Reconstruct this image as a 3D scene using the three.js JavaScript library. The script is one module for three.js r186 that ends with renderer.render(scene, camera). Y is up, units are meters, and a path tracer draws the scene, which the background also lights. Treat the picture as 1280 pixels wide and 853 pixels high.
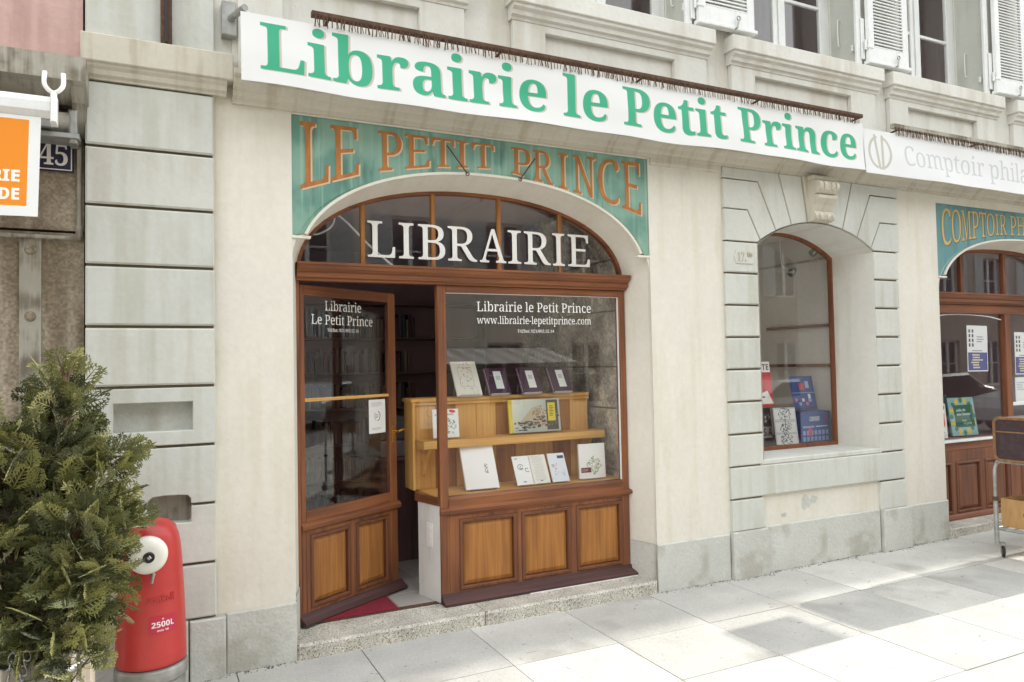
import * as THREE from 'three';
import { mergeGeometries } from 'three/addons/utils/BufferGeometryUtils.js';
import { FontLoader } from 'three/addons/loaders/FontLoader.js';

// ---------------------------------------------------------------- camera, sky, sun, exposure
const scene = new THREE.Scene();
const camera = new THREE.PerspectiveCamera(49.58, 1024 / 682, 0.05, 3000);
camera.position.set(0, 1.75, 4.632);
camera.rotation.order = 'YXZ';
camera.rotation.set(0.03249, -0.45312, -0.019415);
const renderer = new THREE.WebGLRenderer({ antialias: true });
renderer.toneMapping = THREE.LinearToneMapping;
renderer.toneMappingExposure = 2.65;
renderer.shadowMap.enabled = true;
const SKYGAIN = 1.27;
{ // pale hazy spring sky
  const w = 256, h = 128, d = new Float32Array(w * h * 4);
  for (let j = 0; j < h; j++) {
    const el = ((j + 0.5) / h - 0.5) * Math.PI, s = Math.max(0, Math.sin(el));
    const t = Math.pow(s, 0.55);
    for (let i = 0; i < w; i++) {
      const k = (j * w + i) * 4;
      let r = 0.95 * (1 - t) + 0.62 * t, g = 0.94 * (1 - t) + 0.655 * t, b = 0.89 * (1 - t) + 0.70 * t;
      if (el < 0) { r = 0.4; g = 0.4; b = 0.39; }
      d[k] = r * SKYGAIN; d[k + 1] = g * SKYGAIN; d[k + 2] = b * SKYGAIN; d[k + 3] = 1;
    }
  }
  const sky = new THREE.DataTexture(d, w, h, THREE.RGBAFormat, THREE.FloatType);
  sky.mapping = THREE.EquirectangularReflectionMapping; sky.magFilter = THREE.LinearFilter; sky.needsUpdate = true;
  scene.background = sky; scene.environment = sky;
}
const sun = new THREE.DirectionalLight(new THREE.Color(1, 0.955, 0.88), 2.15);
const SUNEL = 26 * Math.PI / 180, SUNAZ = 1.7 * Math.PI / 180;
sun.position.set(Math.cos(SUNEL) * Math.cos(SUNAZ), Math.sin(SUNEL), -Math.cos(SUNEL) * Math.sin(SUNAZ)).multiplyScalar(40);
sun.castShadow = true; sun.shadow.radius = 1.4; sun.shadow.mapSize.set(4096, 4096);
Object.assign(sun.shadow.camera, { left: -20, right: 20, top: 20, bottom: -20, near: 1, far: 120 });
scene.add(sun); scene.add(sun.target);

// ---------------------------------------------------------------- helpers
let rs = 12345;
const rnd = () => { rs = (rs + 0x6d2b79f5) | 0; let t = Math.imul(rs ^ (rs >>> 15), 1 | rs); t = (t + Math.imul(t ^ (t >>> 7), 61 | t)) ^ t; return ((t ^ (t >>> 14)) >>> 0) / 4294967296; };
const rr = (a, b) => a + (b - a) * rnd();
const used = {};
const numbered = (n) => { const k = used[n] = (used[n] ?? -1) + 1; return k ? `${n}_${String(k).padStart(3, '0')}` : n; };
function tag(o, label, category, group, kind) {
  if (label) o.userData.label = label; if (category) o.userData.category = category;
  if (group) o.userData.group = group; if (kind) o.userData.kind = kind; return o;
}
function thing(name, label, category, [x, y, z] = [0, 0, 0], group) {
  const o = new THREE.Group(); o.name = numbered(name); o.position.set(x, y, z); scene.add(o);
  return tag(o, label, category, group);
}
const sub = (name, parent) => { const o = new THREE.Group(); o.name = name; parent.add(o); return o; };
function boxUV(g) {
  if (g.index) g = g.toNonIndexed();
  const p = g.attributes.position, n = p.count, uv = new Float32Array(n * 2);
  const a = new THREE.Vector3(), b = new THREE.Vector3(), c = new THREE.Vector3();
  for (let i = 0; i < n; i += 3) {
    a.fromBufferAttribute(p, i); b.fromBufferAttribute(p, i + 1).sub(a); c.fromBufferAttribute(p, i + 2).sub(a); b.cross(c);
    const X = Math.abs(b.x), Y = Math.abs(b.y), Z = Math.abs(b.z);
    for (let k = i; k < i + 3; k++) {
      const x = p.getX(k), y = p.getY(k), z = p.getZ(k);
      if (Z >= X && Z >= Y) { uv[2 * k] = x; uv[2 * k + 1] = y; } else if (X >= Y) { uv[2 * k] = z; uv[2 * k + 1] = y; } else { uv[2 * k] = x; uv[2 * k + 1] = z; }
    }
  }
  g.setAttribute('uv', new THREE.BufferAttribute(uv, 2)); return g;
}
function clean(gs) {
  gs = (Array.isArray(gs) ? gs : [gs]).map((g) => { if (g.index) g = g.toNonIndexed(); for (const k of Object.keys(g.attributes)) if (!['position', 'normal', 'uv', 'color'].includes(k)) g.deleteAttribute(k); return g; });
  return gs.length > 1 ? mergeGeometries(gs) : gs[0];
}
function mesh(name, gs, mat, parent, own = false) {   // own: keep the geometry's own uv
  let g = clean(gs); if (!own) g = boxUV(g);
  const m = new THREE.Mesh(g, mat); m.name = name; m.castShadow = m.receiveShadow = true;
  if (parent) parent.add(m); else { m.name = numbered(name); scene.add(m); }
  return m;
}
function cb(x0, x1, y0, y1, z0, z1, c = 0.004) {   // chamfered box
  const w = x1 - x0, h = y1 - y0, d = z1 - z0; c = Math.min(c, w * 0.4, h * 0.4, d * 0.4);
  const s = new THREE.Shape([[x0 + c, y0 + c], [x1 - c, y0 + c], [x1 - c, y1 - c], [x0 + c, y1 - c]].map((p) => new THREE.Vector2(...p)));
  const g = new THREE.ExtrudeGeometry(s, { depth: d - 2 * c, bevelEnabled: true, bevelThickness: c, bevelSize: c, bevelSegments: 1, steps: 1 });
  return g.translate(0, 0, z0 + c);
}
const bx = (x0, x1, y0, y1, z0, z1) => new THREE.BoxGeometry(x1 - x0, y1 - y0, z1 - z0).translate((x0 + x1) / 2, (y0 + y1) / 2, (z0 + z1) / 2);
const V2 = (l) => l.map((p) => new THREE.Vector2(p[0], p[1]));
function ext(pts, z0, z1, holes = [], bev = 0) {
  const s = new THREE.Shape(V2(pts)); for (const h of holes) s.holes.push(new THREE.Path(V2(h)));
  const o = bev ? { depth: z1 - z0 - 2 * bev, bevelEnabled: true, bevelThickness: bev, bevelSize: bev, bevelOffset: -bev, bevelSegments: 1 } : { depth: z1 - z0, bevelEnabled: false };
  return new THREE.ExtrudeGeometry(s, { curveSegments: 16, steps: 1, ...o }).translate(0, 0, z0 + bev);
}
function profX(pts, x0, x1) {   // profile of (z, y) points run along x
  return ext(pts.map(([z, y]) => [-z, y]), 0, x1 - x0).applyMatrix4(new THREE.Matrix4().makeRotationY(Math.PI / 2)).translate(x0, 0, 0);
}
function tube(pts, r, seg = 24, rad = 8, closed = false) {
  const c = new THREE.CatmullRomCurve3(pts.map((p) => new THREE.Vector3(...p)), closed, 'catmullrom', 0.5);
  return new THREE.TubeGeometry(c, seg, r, rad, closed);
}
function rod(a, b, r, rad = 8, r2 = r) {
  const A = new THREE.Vector3(...a), B = new THREE.Vector3(...b), L = A.distanceTo(B);
  const g = new THREE.CylinderGeometry(r2, r, L, rad); g.translate(0, L / 2, 0);
  g.applyQuaternion(new THREE.Quaternion().setFromUnitVectors(new THREE.Vector3(0, 1, 0), B.clone().sub(A).normalize())); return g.translate(...a);
}
const lathe = (pts, seg = 28) => new THREE.LatheGeometry(V2(pts), seg);
function loft(F, B) {   // surface between two equally long 3D polylines
  const p = []; for (let i = 0; i < F.length - 1; i++) p.push(...F[i], ...B[i], ...F[i + 1], ...F[i + 1], ...B[i], ...B[i + 1]);
  const g = new THREE.BufferGeometry(); g.setAttribute('position', new THREE.Float32BufferAttribute(p, 3)); g.computeVertexNormals(); return g;
}
// ---------------------------------------------------------------- textures
const hash = (x, y, s) => { let h = Math.imul(x, 374761393) ^ Math.imul(y, 668265263) ^ Math.imul(s, 1442695041); h = Math.imul(h ^ (h >>> 13), 1274126177); return ((h ^ (h >>> 16)) >>> 0) / 4294967296; };
function vn(u, v, px, py, s) {   // tiling value noise with px by py cells
  const x = u * px, y = v * py, xi = Math.floor(x), yi = Math.floor(y), fx = x - xi, fy = y - yi, a = fx * fx * (3 - 2 * fx), b = fy * fy * (3 - 2 * fy);
  const X0 = ((xi % px) + px) % px, X1 = (X0 + 1) % px, Y0 = ((yi % py) + py) % py, Y1 = (Y0 + 1) % py;
  const t0 = hash(X0, Y0, s), t1 = hash(X1, Y0, s), t2 = hash(X0, Y1, s), t3 = hash(X1, Y1, s);
  return (t0 + (t1 - t0) * a) * (1 - b) + (t2 + (t3 - t2) * a) * b;
}
function fbm(u, v, px, py, o, s) { let t = 0, a = 0.5, n = 0; for (let i = 0; i < o; i++) { t += a * vn(u, v, px, py, s + i); n += a; a *= 0.5; px *= 2; py *= 2; } return t / n; }
const sm = (a, b, x) => { const t = Math.min(1, Math.max(0, (x - a) / (b - a))); return t * t * (3 - 2 * t); };
function tex(fn, size, mx, my = mx, color = true) {
  const d = new Uint8Array(size * size * 4);
  for (let j = 0; j < size; j++) for (let i = 0; i < size; i++) {
    const c = fn((i + 0.5) / size, (j + 0.5) / size), k = (j * size + i) * 4;
    for (let q = 0; q < 3; q++) d[k + q] = Math.max(0, Math.min(255, c[q])); d[k + 3] = 255;
  }
  const t = new THREE.DataTexture(d, size, size); t.wrapS = t.wrapT = THREE.RepeatWrapping; t.magFilter = THREE.LinearFilter; t.minFilter = THREE.LinearMipmapLinearFilter; t.generateMipmaps = true;
  t.repeat.set(1 / mx, 1 / my); if (color) t.colorSpace = THREE.SRGBColorSpace; t.needsUpdate = true; return t;
}
const mixc = (a, b, t) => [a[0] + (b[0] - a[0]) * t, a[1] + (b[1] - a[1]) * t, a[2] + (b[2] - a[2]) * t];
const sc = (c, k) => [c[0] * k, c[1] * k, c[2] * k];
const std = (o) => new THREE.MeshStandardMaterial(o);
const plain = (hex, roughness = 0.6, metalness = 0) => std({ color: hex, roughness, metalness });
const fineBump = tex((u, v) => { const n = fbm(u, v, 24, 24, 4, 3) * 255; return [n, n, n]; }, 512, 0.6, 0.6, false);
const roughBump = tex((u, v) => { const n = (0.6 * fbm(u, v, 6, 6, 5, 8) + 0.4 * fbm(u, v, 60, 60, 2, 9)) * 255; return [n, n, n]; }, 512, 0.9, 0.9, false);
// painted render: base tone, stain tone running in vertical streaks, cloudy patches
function renderTex(base, stain, seed, mx, amt, specks = 0.1) {
  return tex((u, v) => {
    const st = fbm(u, v, 40, 3, 4, seed) * 0.6 + fbm(u, v, 8, 5, 4, seed + 7) * 0.5;
    const cl = fbm(u, v, 5, 5, 5, seed + 20), f = fbm(u, v, 90, 90, 2, seed + 30);
    let c = mixc(base, stain, amt * sm(0.5, 0.85, st)); c = sc(c, 0.955 + 0.07 * cl + 0.03 * (f - 0.5));
    if (hash((u * 512) | 0, (v * 512) | 0, seed + 40) > 0.9985 - specks * 0.004) c = mixc(c, stain, 0.5); return c;
  }, 512, mx);
}
const M = {};
M.cream = std({ map: renderTex([228, 223, 211], [206, 194, 170], 100, 2.7, 0.3), roughness: 0.9, bumpMap: fineBump, bumpScale: 0.0016 });
M.grey = std({ map: renderTex([205, 206, 199], [180, 178, 162], 150, 2.3, 0.5), roughness: 0.88, bumpMap: fineBump, bumpScale: 0.0018 });
M.grey2 = std({ map: renderTex([210, 210, 202], [184, 180, 163], 170, 1.9, 0.45), roughness: 0.88, bumpMap: fineBump, bumpScale: 0.0018 });
M.upper = std({ map: renderTex([222, 220, 212], [190, 182, 163], 200, 3.1, 0.5), roughness: 0.9, bumpMap: fineBump, bumpScale: 0.0015 });
M.trim = std({ map: renderTex([206, 200, 184], [150, 138, 112], 230, 1.7, 0.6), roughness: 0.9, bumpMap: fineBump, bumpScale: 0.002 });
M.plinth = std({ map: tex((u, v) => { const n = fbm(u, v, 5, 5, 5, 260), m = fbm(u, v, 9, 9, 5, 266), f = vn(u, v, 140, 140, 268); let c = sc([203, 203, 196], 0.94 + 0.1 * n + 0.05 * (f - 0.5)); c = mixc(c, [168, 163, 150], 0.6 * sm(0.52, 0.82, m)); return c; }, 512, 1.3), roughness: 0.92, bumpMap: roughBump, bumpScale: 0.007 });
M.joint = plain(0x7d705a, 1);
M.concrete = std({ map: tex((u, v) => { const n = fbm(u, v, 5, 4, 5, 300), f = fbm(u, v, 110, 110, 2, 310), s = fbm(u, v, 20, 2, 3, 320); let c = mixc([170, 158, 138], [132, 119, 100], sm(0.35, 0.7, n)); c = mixc(c, [184, 174, 157], 0.5 * sm(0.55, 0.75, s)); return sc(c, 0.82 + 0.36 * f); }, 512, 1.3), roughness: 0.97, bumpMap: roughBump, bumpScale: 0.008 });
M.pink = std({ map: renderTex([206, 172, 164], [176, 140, 132], 340, 1.8, 0.6), roughness: 0.92, bumpMap: fineBump, bumpScale: 0.002 });
M.ledge = std({ map: tex((u, v) => { const s = fbm(u, v, 50, 3, 4, 360), n = fbm(u, v, 8, 8, 4, 370); return sc(mixc([172, 168, 155], [112, 104, 90], sm(0.38, 0.76, 0.4 * s + 0.6 * n)), 0.95 + 0.1 * n); }, 512, 0.9), roughness: 0.95, bumpMap: roughBump, bumpScale: 0.004 });
M.granite = std({ map: tex((u, v) => { const a = vn(u, v, 150, 150, 400), b = vn(u, v, 90, 90, 401), n = fbm(u, v, 4, 4, 4, 402); let c = [202, 197, 184]; if (a > 0.8) c = [118, 112, 104]; else if (b > 0.74) c = [222, 220, 212]; else if (b < 0.2) c = [150, 138, 118]; return sc(c, 0.86 + 0.24 * n); }, 512, 0.62), roughness: 0.85, bumpMap: roughBump, bumpScale: 0.008 });
function slabTex(base, seed) { return tex((u, v) => { const n = fbm(u, v, 4, 4, 5, seed), f = vn(u, v, 200, 200, seed + 9), m = fbm(u, v, 3, 3, 4, seed + 15); let c = sc(base, 0.9 + 0.16 * n + 0.08 * (f - 0.5)); c = mixc(c, [150, 147, 140], 0.5 * sm(0.62, 0.8, m)); if (vn(u, v, 60, 60, seed + 22) > 0.955) c = mixc(c, [110, 106, 100], 0.6); return c; }, 512, 1.37); }
M.slab = [[199, 197, 190], [193, 191, 184], [202, 199, 192], [186, 184, 178]].map((b, i) => std({ map: slabTex(b, 430 + 31 * i), roughness: 0.88, bumpMap: fineBump, bumpScale: 0.002 }));
M.asphalt = std({ map: tex((u, v) => { const n = fbm(u, v, 6, 6, 4, 600), f = vn(u, v, 180, 180, 601); return sc([120, 118, 116], 0.75 + 0.3 * n + 0.3 * (f - 0.5)); }, 512, 2.1), roughness: 0.95 });
M.bed = plain(0x5a564e, 1);
function woodTex(light, dark, seed, vertical, len, wid) {
  return tex((a, b) => {
    const u = vertical ? a : b, v = vertical ? b : a;
    const w = fbm(u, v, 3, 2, 4, seed) * 0.35, g = fbm(u + w * 0.2, v, 34, 2, 4, seed + 3), f = fbm(u, v, 160, 6, 2, seed + 5), big = fbm(u, v, 4, 3, 4, seed + 8);
    let c = mixc(light, dark, sm(0.25, 0.85, 0.45 * g + 0.55 * big)); c = sc(c, 0.92 + 0.16 * f);
    if (fbm(u, v, 60, 9, 2, seed + 11) > 0.85) c = mixc(c, dark, 0.6); return c;
  }, 512, vertical ? wid : len, vertical ? len : wid);
}
const wood = (l, d, s, o = {}) => [true, false].map((v) => std({ map: woodTex(l, d, s, v, 1.6, 0.55), roughness: 0.58, bumpMap: fineBump, bumpScale: 0.0005, ...o }));
const [oakV, oakH] = wood([146, 90, 52], [88, 50, 34], 700);
const [panV, panH] = wood([180, 122, 58], [132, 82, 40], 730);
const [baseV, baseH] = wood([92, 64, 60], [60, 41, 42], 755);
const [mouldV] = wood([124, 76, 48], [88, 52, 36], 745);
const [pineV, pineH] = wood([226, 180, 106], [204, 150, 78], 760);
const [redV, redH] = wood([138, 84, 54], [92, 54, 36], 790);
const [darkV, darkH] = wood([126, 96, 96], [92, 68, 72], 820, { roughness: 0.6 });
M.glass = new THREE.MeshPhysicalMaterial({ color: 0xffffff, transmission: 1, thickness: 0, roughness: 0.015, ior: 1.52 });
M.white = plain(0xf0efec, 0.5); M.letter = plain(0xf4f3ef, 0.6);
M.whitePaint = std({ map: renderTex([232, 233, 231], [196, 194, 188], 850, 1.2, 0.35), roughness: 0.55 });
M.steel = std({ color: 0x9a9a98, roughness: 0.35, metalness: 0.9 });
M.zinc = std({ map: tex((u, v) => { const n = fbm(u, v, 8, 8, 5, 870); return sc([168, 168, 164], 0.8 + 0.35 * n); }, 256, 0.4), roughness: 0.5, metalness: 0.55 });
M.rust = std({ map: tex((u, v) => mixc([70, 52, 44], [112, 82, 60], fbm(u, v, 12, 12, 4, 880)), 256, 0.3), roughness: 0.9 });
M.brass = std({ color: 0xc9a14a, roughness: 0.3, metalness: 0.9 });
M.black = plain(0x2a2528, 0.6); M.dark = plain(0x957c82, 0.9);
M.intWall = std({ map: renderTex([200, 172, 178], [182, 154, 162], 900, 2, 0.5), roughness: 0.95 });
M.intWhite = std({ map: renderTex([240, 236, 228], [226, 219, 205], 920, 2, 0.3), roughness: 0.9 });
M.stone = std({ map: tex((u, v) => { const n = fbm(u, v, 5, 5, 6, 940), f = fbm(u, v, 40, 40, 3, 950); return sc(mixc([205, 196, 180], [158, 149, 136], sm(0.3, 0.7, n)), 0.75 + 0.45 * f); }, 512, 0.8), roughness: 0.97, bumpMap: roughBump, bumpScale: 0.02 });
function canvasTex(w, h, draw) {
  const c = document.createElement('canvas'); c.width = w; c.height = h; const g = c.getContext('2d'); draw(g, w, h);
  const t = new THREE.CanvasTexture(c); t.colorSpace = THREE.SRGBColorSpace; t.anisotropy = 8; return t;
}
const loader = new FontLoader();
const serif = await loader.loadAsync('fonts/droid/droid_serif_regular.typeface.json');
const serifB = await loader.loadAsync('fonts/droid/droid_serif_bold.typeface.json');
const sansB = await loader.loadAsync('fonts/droid/droid_sans_bold.typeface.json');
function textGeo(font, str, x0, x1, y0, y1, depth, fit = 'box', seg = 5) {   // lettering stretched to a box: y0 baseline to y1 cap height (fit line) or bounding box
  const g = new THREE.ExtrudeGeometry(font.generateShapes(str, 1), { depth: 1, bevelEnabled: false, curveSegments: seg });
  g.computeBoundingBox(); const b = g.boundingBox; let yb = b.min.y, yt = b.max.y;
  if (fit === 'line') { yb = 0; const h = new THREE.ShapeGeometry(font.generateShapes('H', 1)); h.computeBoundingBox(); yt = h.boundingBox.max.y; }
  const kx = (x1 - x0) / (b.max.x - b.min.x), ky = (y1 - y0) / (yt - yb);
  g.translate(-b.min.x, -yb, 0); g.scale(kx, ky, depth); return g.translate(x0, y0, 0);
}

// ---------------------------------------------------------------- ground
{
  const road = mesh('road', new THREE.PlaneGeometry(2400, 2400).rotateX(-Math.PI / 2).translate(0, -0.13, 0), M.asphalt); tag(road, 'grey asphalt street in front of the pavement', 'road', null, 'structure');
  const kerb = thing('kerb', 'granite kerb along the edge of the pavement', 'kerb'); tag(kerb, null, null, null, 'structure');
  for (let i = 0; i < 22; i++) mesh('kerb_stone', cb(-9 + i * 1.4, -9 + i * 1.4 + 1.392, -0.2, -0.003, 3.22, 3.42, 0.015), M.granite, kerb);
  const pv = thing('pavement', 'pale stone slab pavement along the shop fronts', 'pavement'); tag(pv, null, null, null, 'structure');
  mesh('slab_bed', bx(-40, 60, -0.25, -0.0125, -0.4, 3.21), M.bed, pv);
  const rows = [[-0.02, 0.7], [0.7, 1.32], [1.32, 1.97], [1.97, 2.62], [2.62, 3.21]];
  for (let r = 0; r < rows.length; r++) for (let i = -5; i < 13; i++) {
    const x0 = 0.43 + i * 0.7285, x1 = x0 + 0.7285, [z0, z1] = rows[r], h = rr(-0.0016, 0.0012);
    const g = cb(x0 + 0.003, x1 - 0.003, -0.05, h, z0 + 0.003, z1 - 0.003, 0.003);
    const m = mesh('pavement_slab', g, M.slab[(rnd() * 4) | 0], pv);
  }
  const wide = mesh('far_paving', [bx(-40, 0.43 - 5 * 0.7285 - 0.004, -0.1, -0.001, -0.02, 3.21), bx(0.43 + 13 * 0.7285 + 0.004, 60, -0.1, -0.001, -0.02, 3.21)], M.slab[1], pv);
}
// ---------------------------------------------------------------- the shop building
const bld = thing('shop_building', 'cream rendered old shop building with arched openings, grey stone trim and shutters above', 'building');
const CX = 2.11, WX = 5.235, RX = 8.36;
function arch(cx, a, yc, b, y0, z, n = 2.15, seg = 40) {   // right foot, over the top, to the left foot
  const l = []; if (y0 !== null) l.push([cx + a, y0, z]);
  for (let i = 0; i <= seg; i++) { const t = Math.PI * i / seg, c = Math.cos(t), s = Math.sin(t); l.push([cx + a * Math.sign(c) * Math.pow(Math.abs(c), 2 / n), yc + b * Math.pow(Math.max(0, s), 2 / n), z]); }
  if (y0 !== null) l.push([cx - a, y0, z]); return l;
}
const winArc = (hw, ys, sag, y0, cx = WX, seg = 20) => {   // segmental arched window outline from the right foot
  const R = (hw * hw + sag * sag) / (2 * sag), a = Math.asin(hw / R), yc = ys + sag - R, l = [[cx + hw, y0]];
  for (let i = 0; i <= seg; i++) { const t = a - 2 * a * i / seg; l.push([cx + R * Math.sin(t), yc + R * Math.cos(t)]); }
  l.push([cx - hw, y0]); return l;
};
{
  const out = [[0.32, -0.05], [0.772, -0.05], [0.772, 3.325], [3.452, 3.325], [3.452, -0.05], [6.895, -0.05], [6.895, 3.258], [9.825, 3.258], [9.825, -0.05], [20, -0.05], [20, 3.47], [0.32, 3.47]];
  mesh('facade_wall', ext(out, -0.24, 0, [winArc(0.72, 2.72, 0.215, 0.87)]), M.cream, bld);
  // upper wall with window openings
  const W = [[0.5, 1.86], [2.56, 3.92], [4.56, 5.89], [6.49, 7.8], [8.6, 9.9], [10.8, 12.1], [13, 14.3], [15.2, 16.5], [17.4, 18.7]];
  mesh('upper_wall', ext([[-0.33, 3.47], [20, 3.47], [20, 8.4], [-0.33, 8.4]], -0.4, 0, W.map(([a, b]) => [[a, 4.38], [b, 4.38], [b, 6.3], [a, 6.3]])), M.upper, bld);
  mesh('roof', [bx(-0.5, 20.0, 8.4, 8.6, -9, 0.06)], M.rust, bld);
  mesh('rear_wall', [bx(-0.3, 20, 0, 8.4, -9, -8.8), bx(19.8, 20, 0, 8.4, -8.8, -0.42), bx(-0.32, -0.12, 0, 8.4, -8.8, -0.42)], M.intWall, bld);
  mesh('storey_floor', bx(-0.1, 19.75, 3.2, 3.45, -8.7, -0.26), M.intWall, bld);
  // window rooms' inner back walls upstairs
  mesh('upper_room_wall', bx(-0.1, 19.7, 3.5, 8.3, -3.2, -3.1), M.intWall, bld);
  // cornice under the banners
  mesh('cornice', profX([[0.001, 3.335], [0.03, 3.335], [0.034, 3.362], [0.06, 3.372], [0.075, 3.40], [0.11, 3.412], [0.13, 3.43], [0.135, 3.462], [0.16, 3.47], [0.16, 3.5], [0.001, 3.53]], 0.43, 20), M.trim, bld);
  mesh('string_course', profX([[0.001, 3.335], [0.02, 3.335], [0.02, 3.30], [0.012, 3.285], [0.001, 3.28]], 3.47, 4.17), M.trim, bld);
  mesh('wall_pier', bx(0.43, 0.76, 3.53, 4.2, 0.001, 0.02), M.upper, bld);
}
// pilaster at the left corner: courses of blocks with recessed joints
{
  const p = sub('pilaster', bld);
  mesh('core', bx(-0.33, 0.319, -0.05, 3.47, -0.24, -0.11), M.joint, p);
  mesh('joint_backing', [bx(-0.325, 0.3185, 1.08, 1.37, -0.03, 0.018), bx(-0.325, 0.3185, 1.63, 3.47, -0.03, 0.018), bx(-0.325, 0.3185, 0, 0.86, -0.03, 0.018), bx(-0.325, -0.05, 0.86, 1.08, -0.03, 0.018), bx(0.215, 0.3185, 0.86, 1.08, -0.03, 0.018), bx(-0.325, -0.21, 1.37, 1.63, -0.03, 0.018), bx(0.22, 0.3185, 1.37, 1.63, -0.03, 0.018)], M.joint, p);
  const ys = [0.345, 0.66, 0.995, 1.33, 1.667, 2.003, 2.341, 2.672, 2.998, 3.36];
  for (let i = 0; i < 9; i++) {
    const y0 = ys[i] + 0.008, y1 = ys[i + 1] - 0.008, x0 = -0.328, x1 = 0.325; let g;
    const R = [[x0, y0], [x1, y0], [x1, y1], [x0, y1]];
    if (i === 3) g = ext(R, -0.105, 0.045, [[[-0.196, 1.416], [0.205, 1.416], [0.205, 1.578], [-0.196, 1.578]]], 0.004);
    else if (i === 2) g = ext([[x0, y0], [-0.03, y0], [-0.028, 1.03], [-0.005, 1.052], [0.05, 1.057], [0.13, 1.055], [0.175, 1.05], [0.192, 1.03], [0.194, y0], [x1, y0], [x1, y1], [x0, y1]], -0.105, 0.045, [], 0.004);
    else if (i === 1) g = ext([[x0, y0], [x1, y0], [x1, y1], [0.196, y1], [0.194, 0.9], [0.18, 0.893], [0.06, 0.9], [0.02, 0.92], [-0.028, 0.95], [-0.03, y1], [x0, y1]], -0.105, 0.045, [], 0.004);
    else g = cb(x0, x1, y0, y1, 0.0185, 0.045, 0.01);
    mesh('block', g, i % 3 === 1 ? M.grey2 : M.grey, p);
  }
  mesh('niche_back', [bx(-0.2, 0.21, 1.40, 1.6, -0.1, -0.05)], M.plinth, p); mesh('hollow_back', bx(-0.045, 0.21, 0.865, 1.075, -0.1, -0.06), M.ledge, p);
  mesh('capital', [cb(-0.345, 0.43, 3.44, 3.595, 0.0, 0.115, 0.006), profX([[0.0, 3.362], [0.05, 3.362], [0.052, 3.375], [0.07, 3.385], [0.078, 3.41], [0.095, 3.425], [0.1, 3.4398], [0.0, 3.4398]], -0.34, 0.395)], M.trim, p);
  for (const [a, b] of [[3.597, 3.93], [3.938, 4.3], [4.308, 4.7], [4.708, 5.1]]) mesh('upper_block', cb(-0.32, 0.33, a, b, 0.001, 0.035, 0.005), M.grey, p);
}
// plinth blocks
{
  const pl = sub('plinth', bld);
  const P = [[-0.335, 0.175, 0.345, 0.055], [0.182, 0.372, 0.345, 0.057], [0.377, 0.7755, 0.345, 0.018], [3.4485, 4.165, 0.362, 0.018], [4.17, 4.535, 0.37, 0.058], [4.541, 5.925, 0.375, 0.022], [5.935, 6.31, 0.372, 0.058], [6.316, 6.898, 0.37, 0.018], [9.822, 13, 0.37, 0.018], [13.005, 20, 0.37, 0.018]];
  for (const [a, b, h, z] of P) mesh('plinth_block', cb(a, b, -0.03, h + rr(-0.004, 0.004), -0.035, z, 0.008), M.plinth, pl);
}
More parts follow.
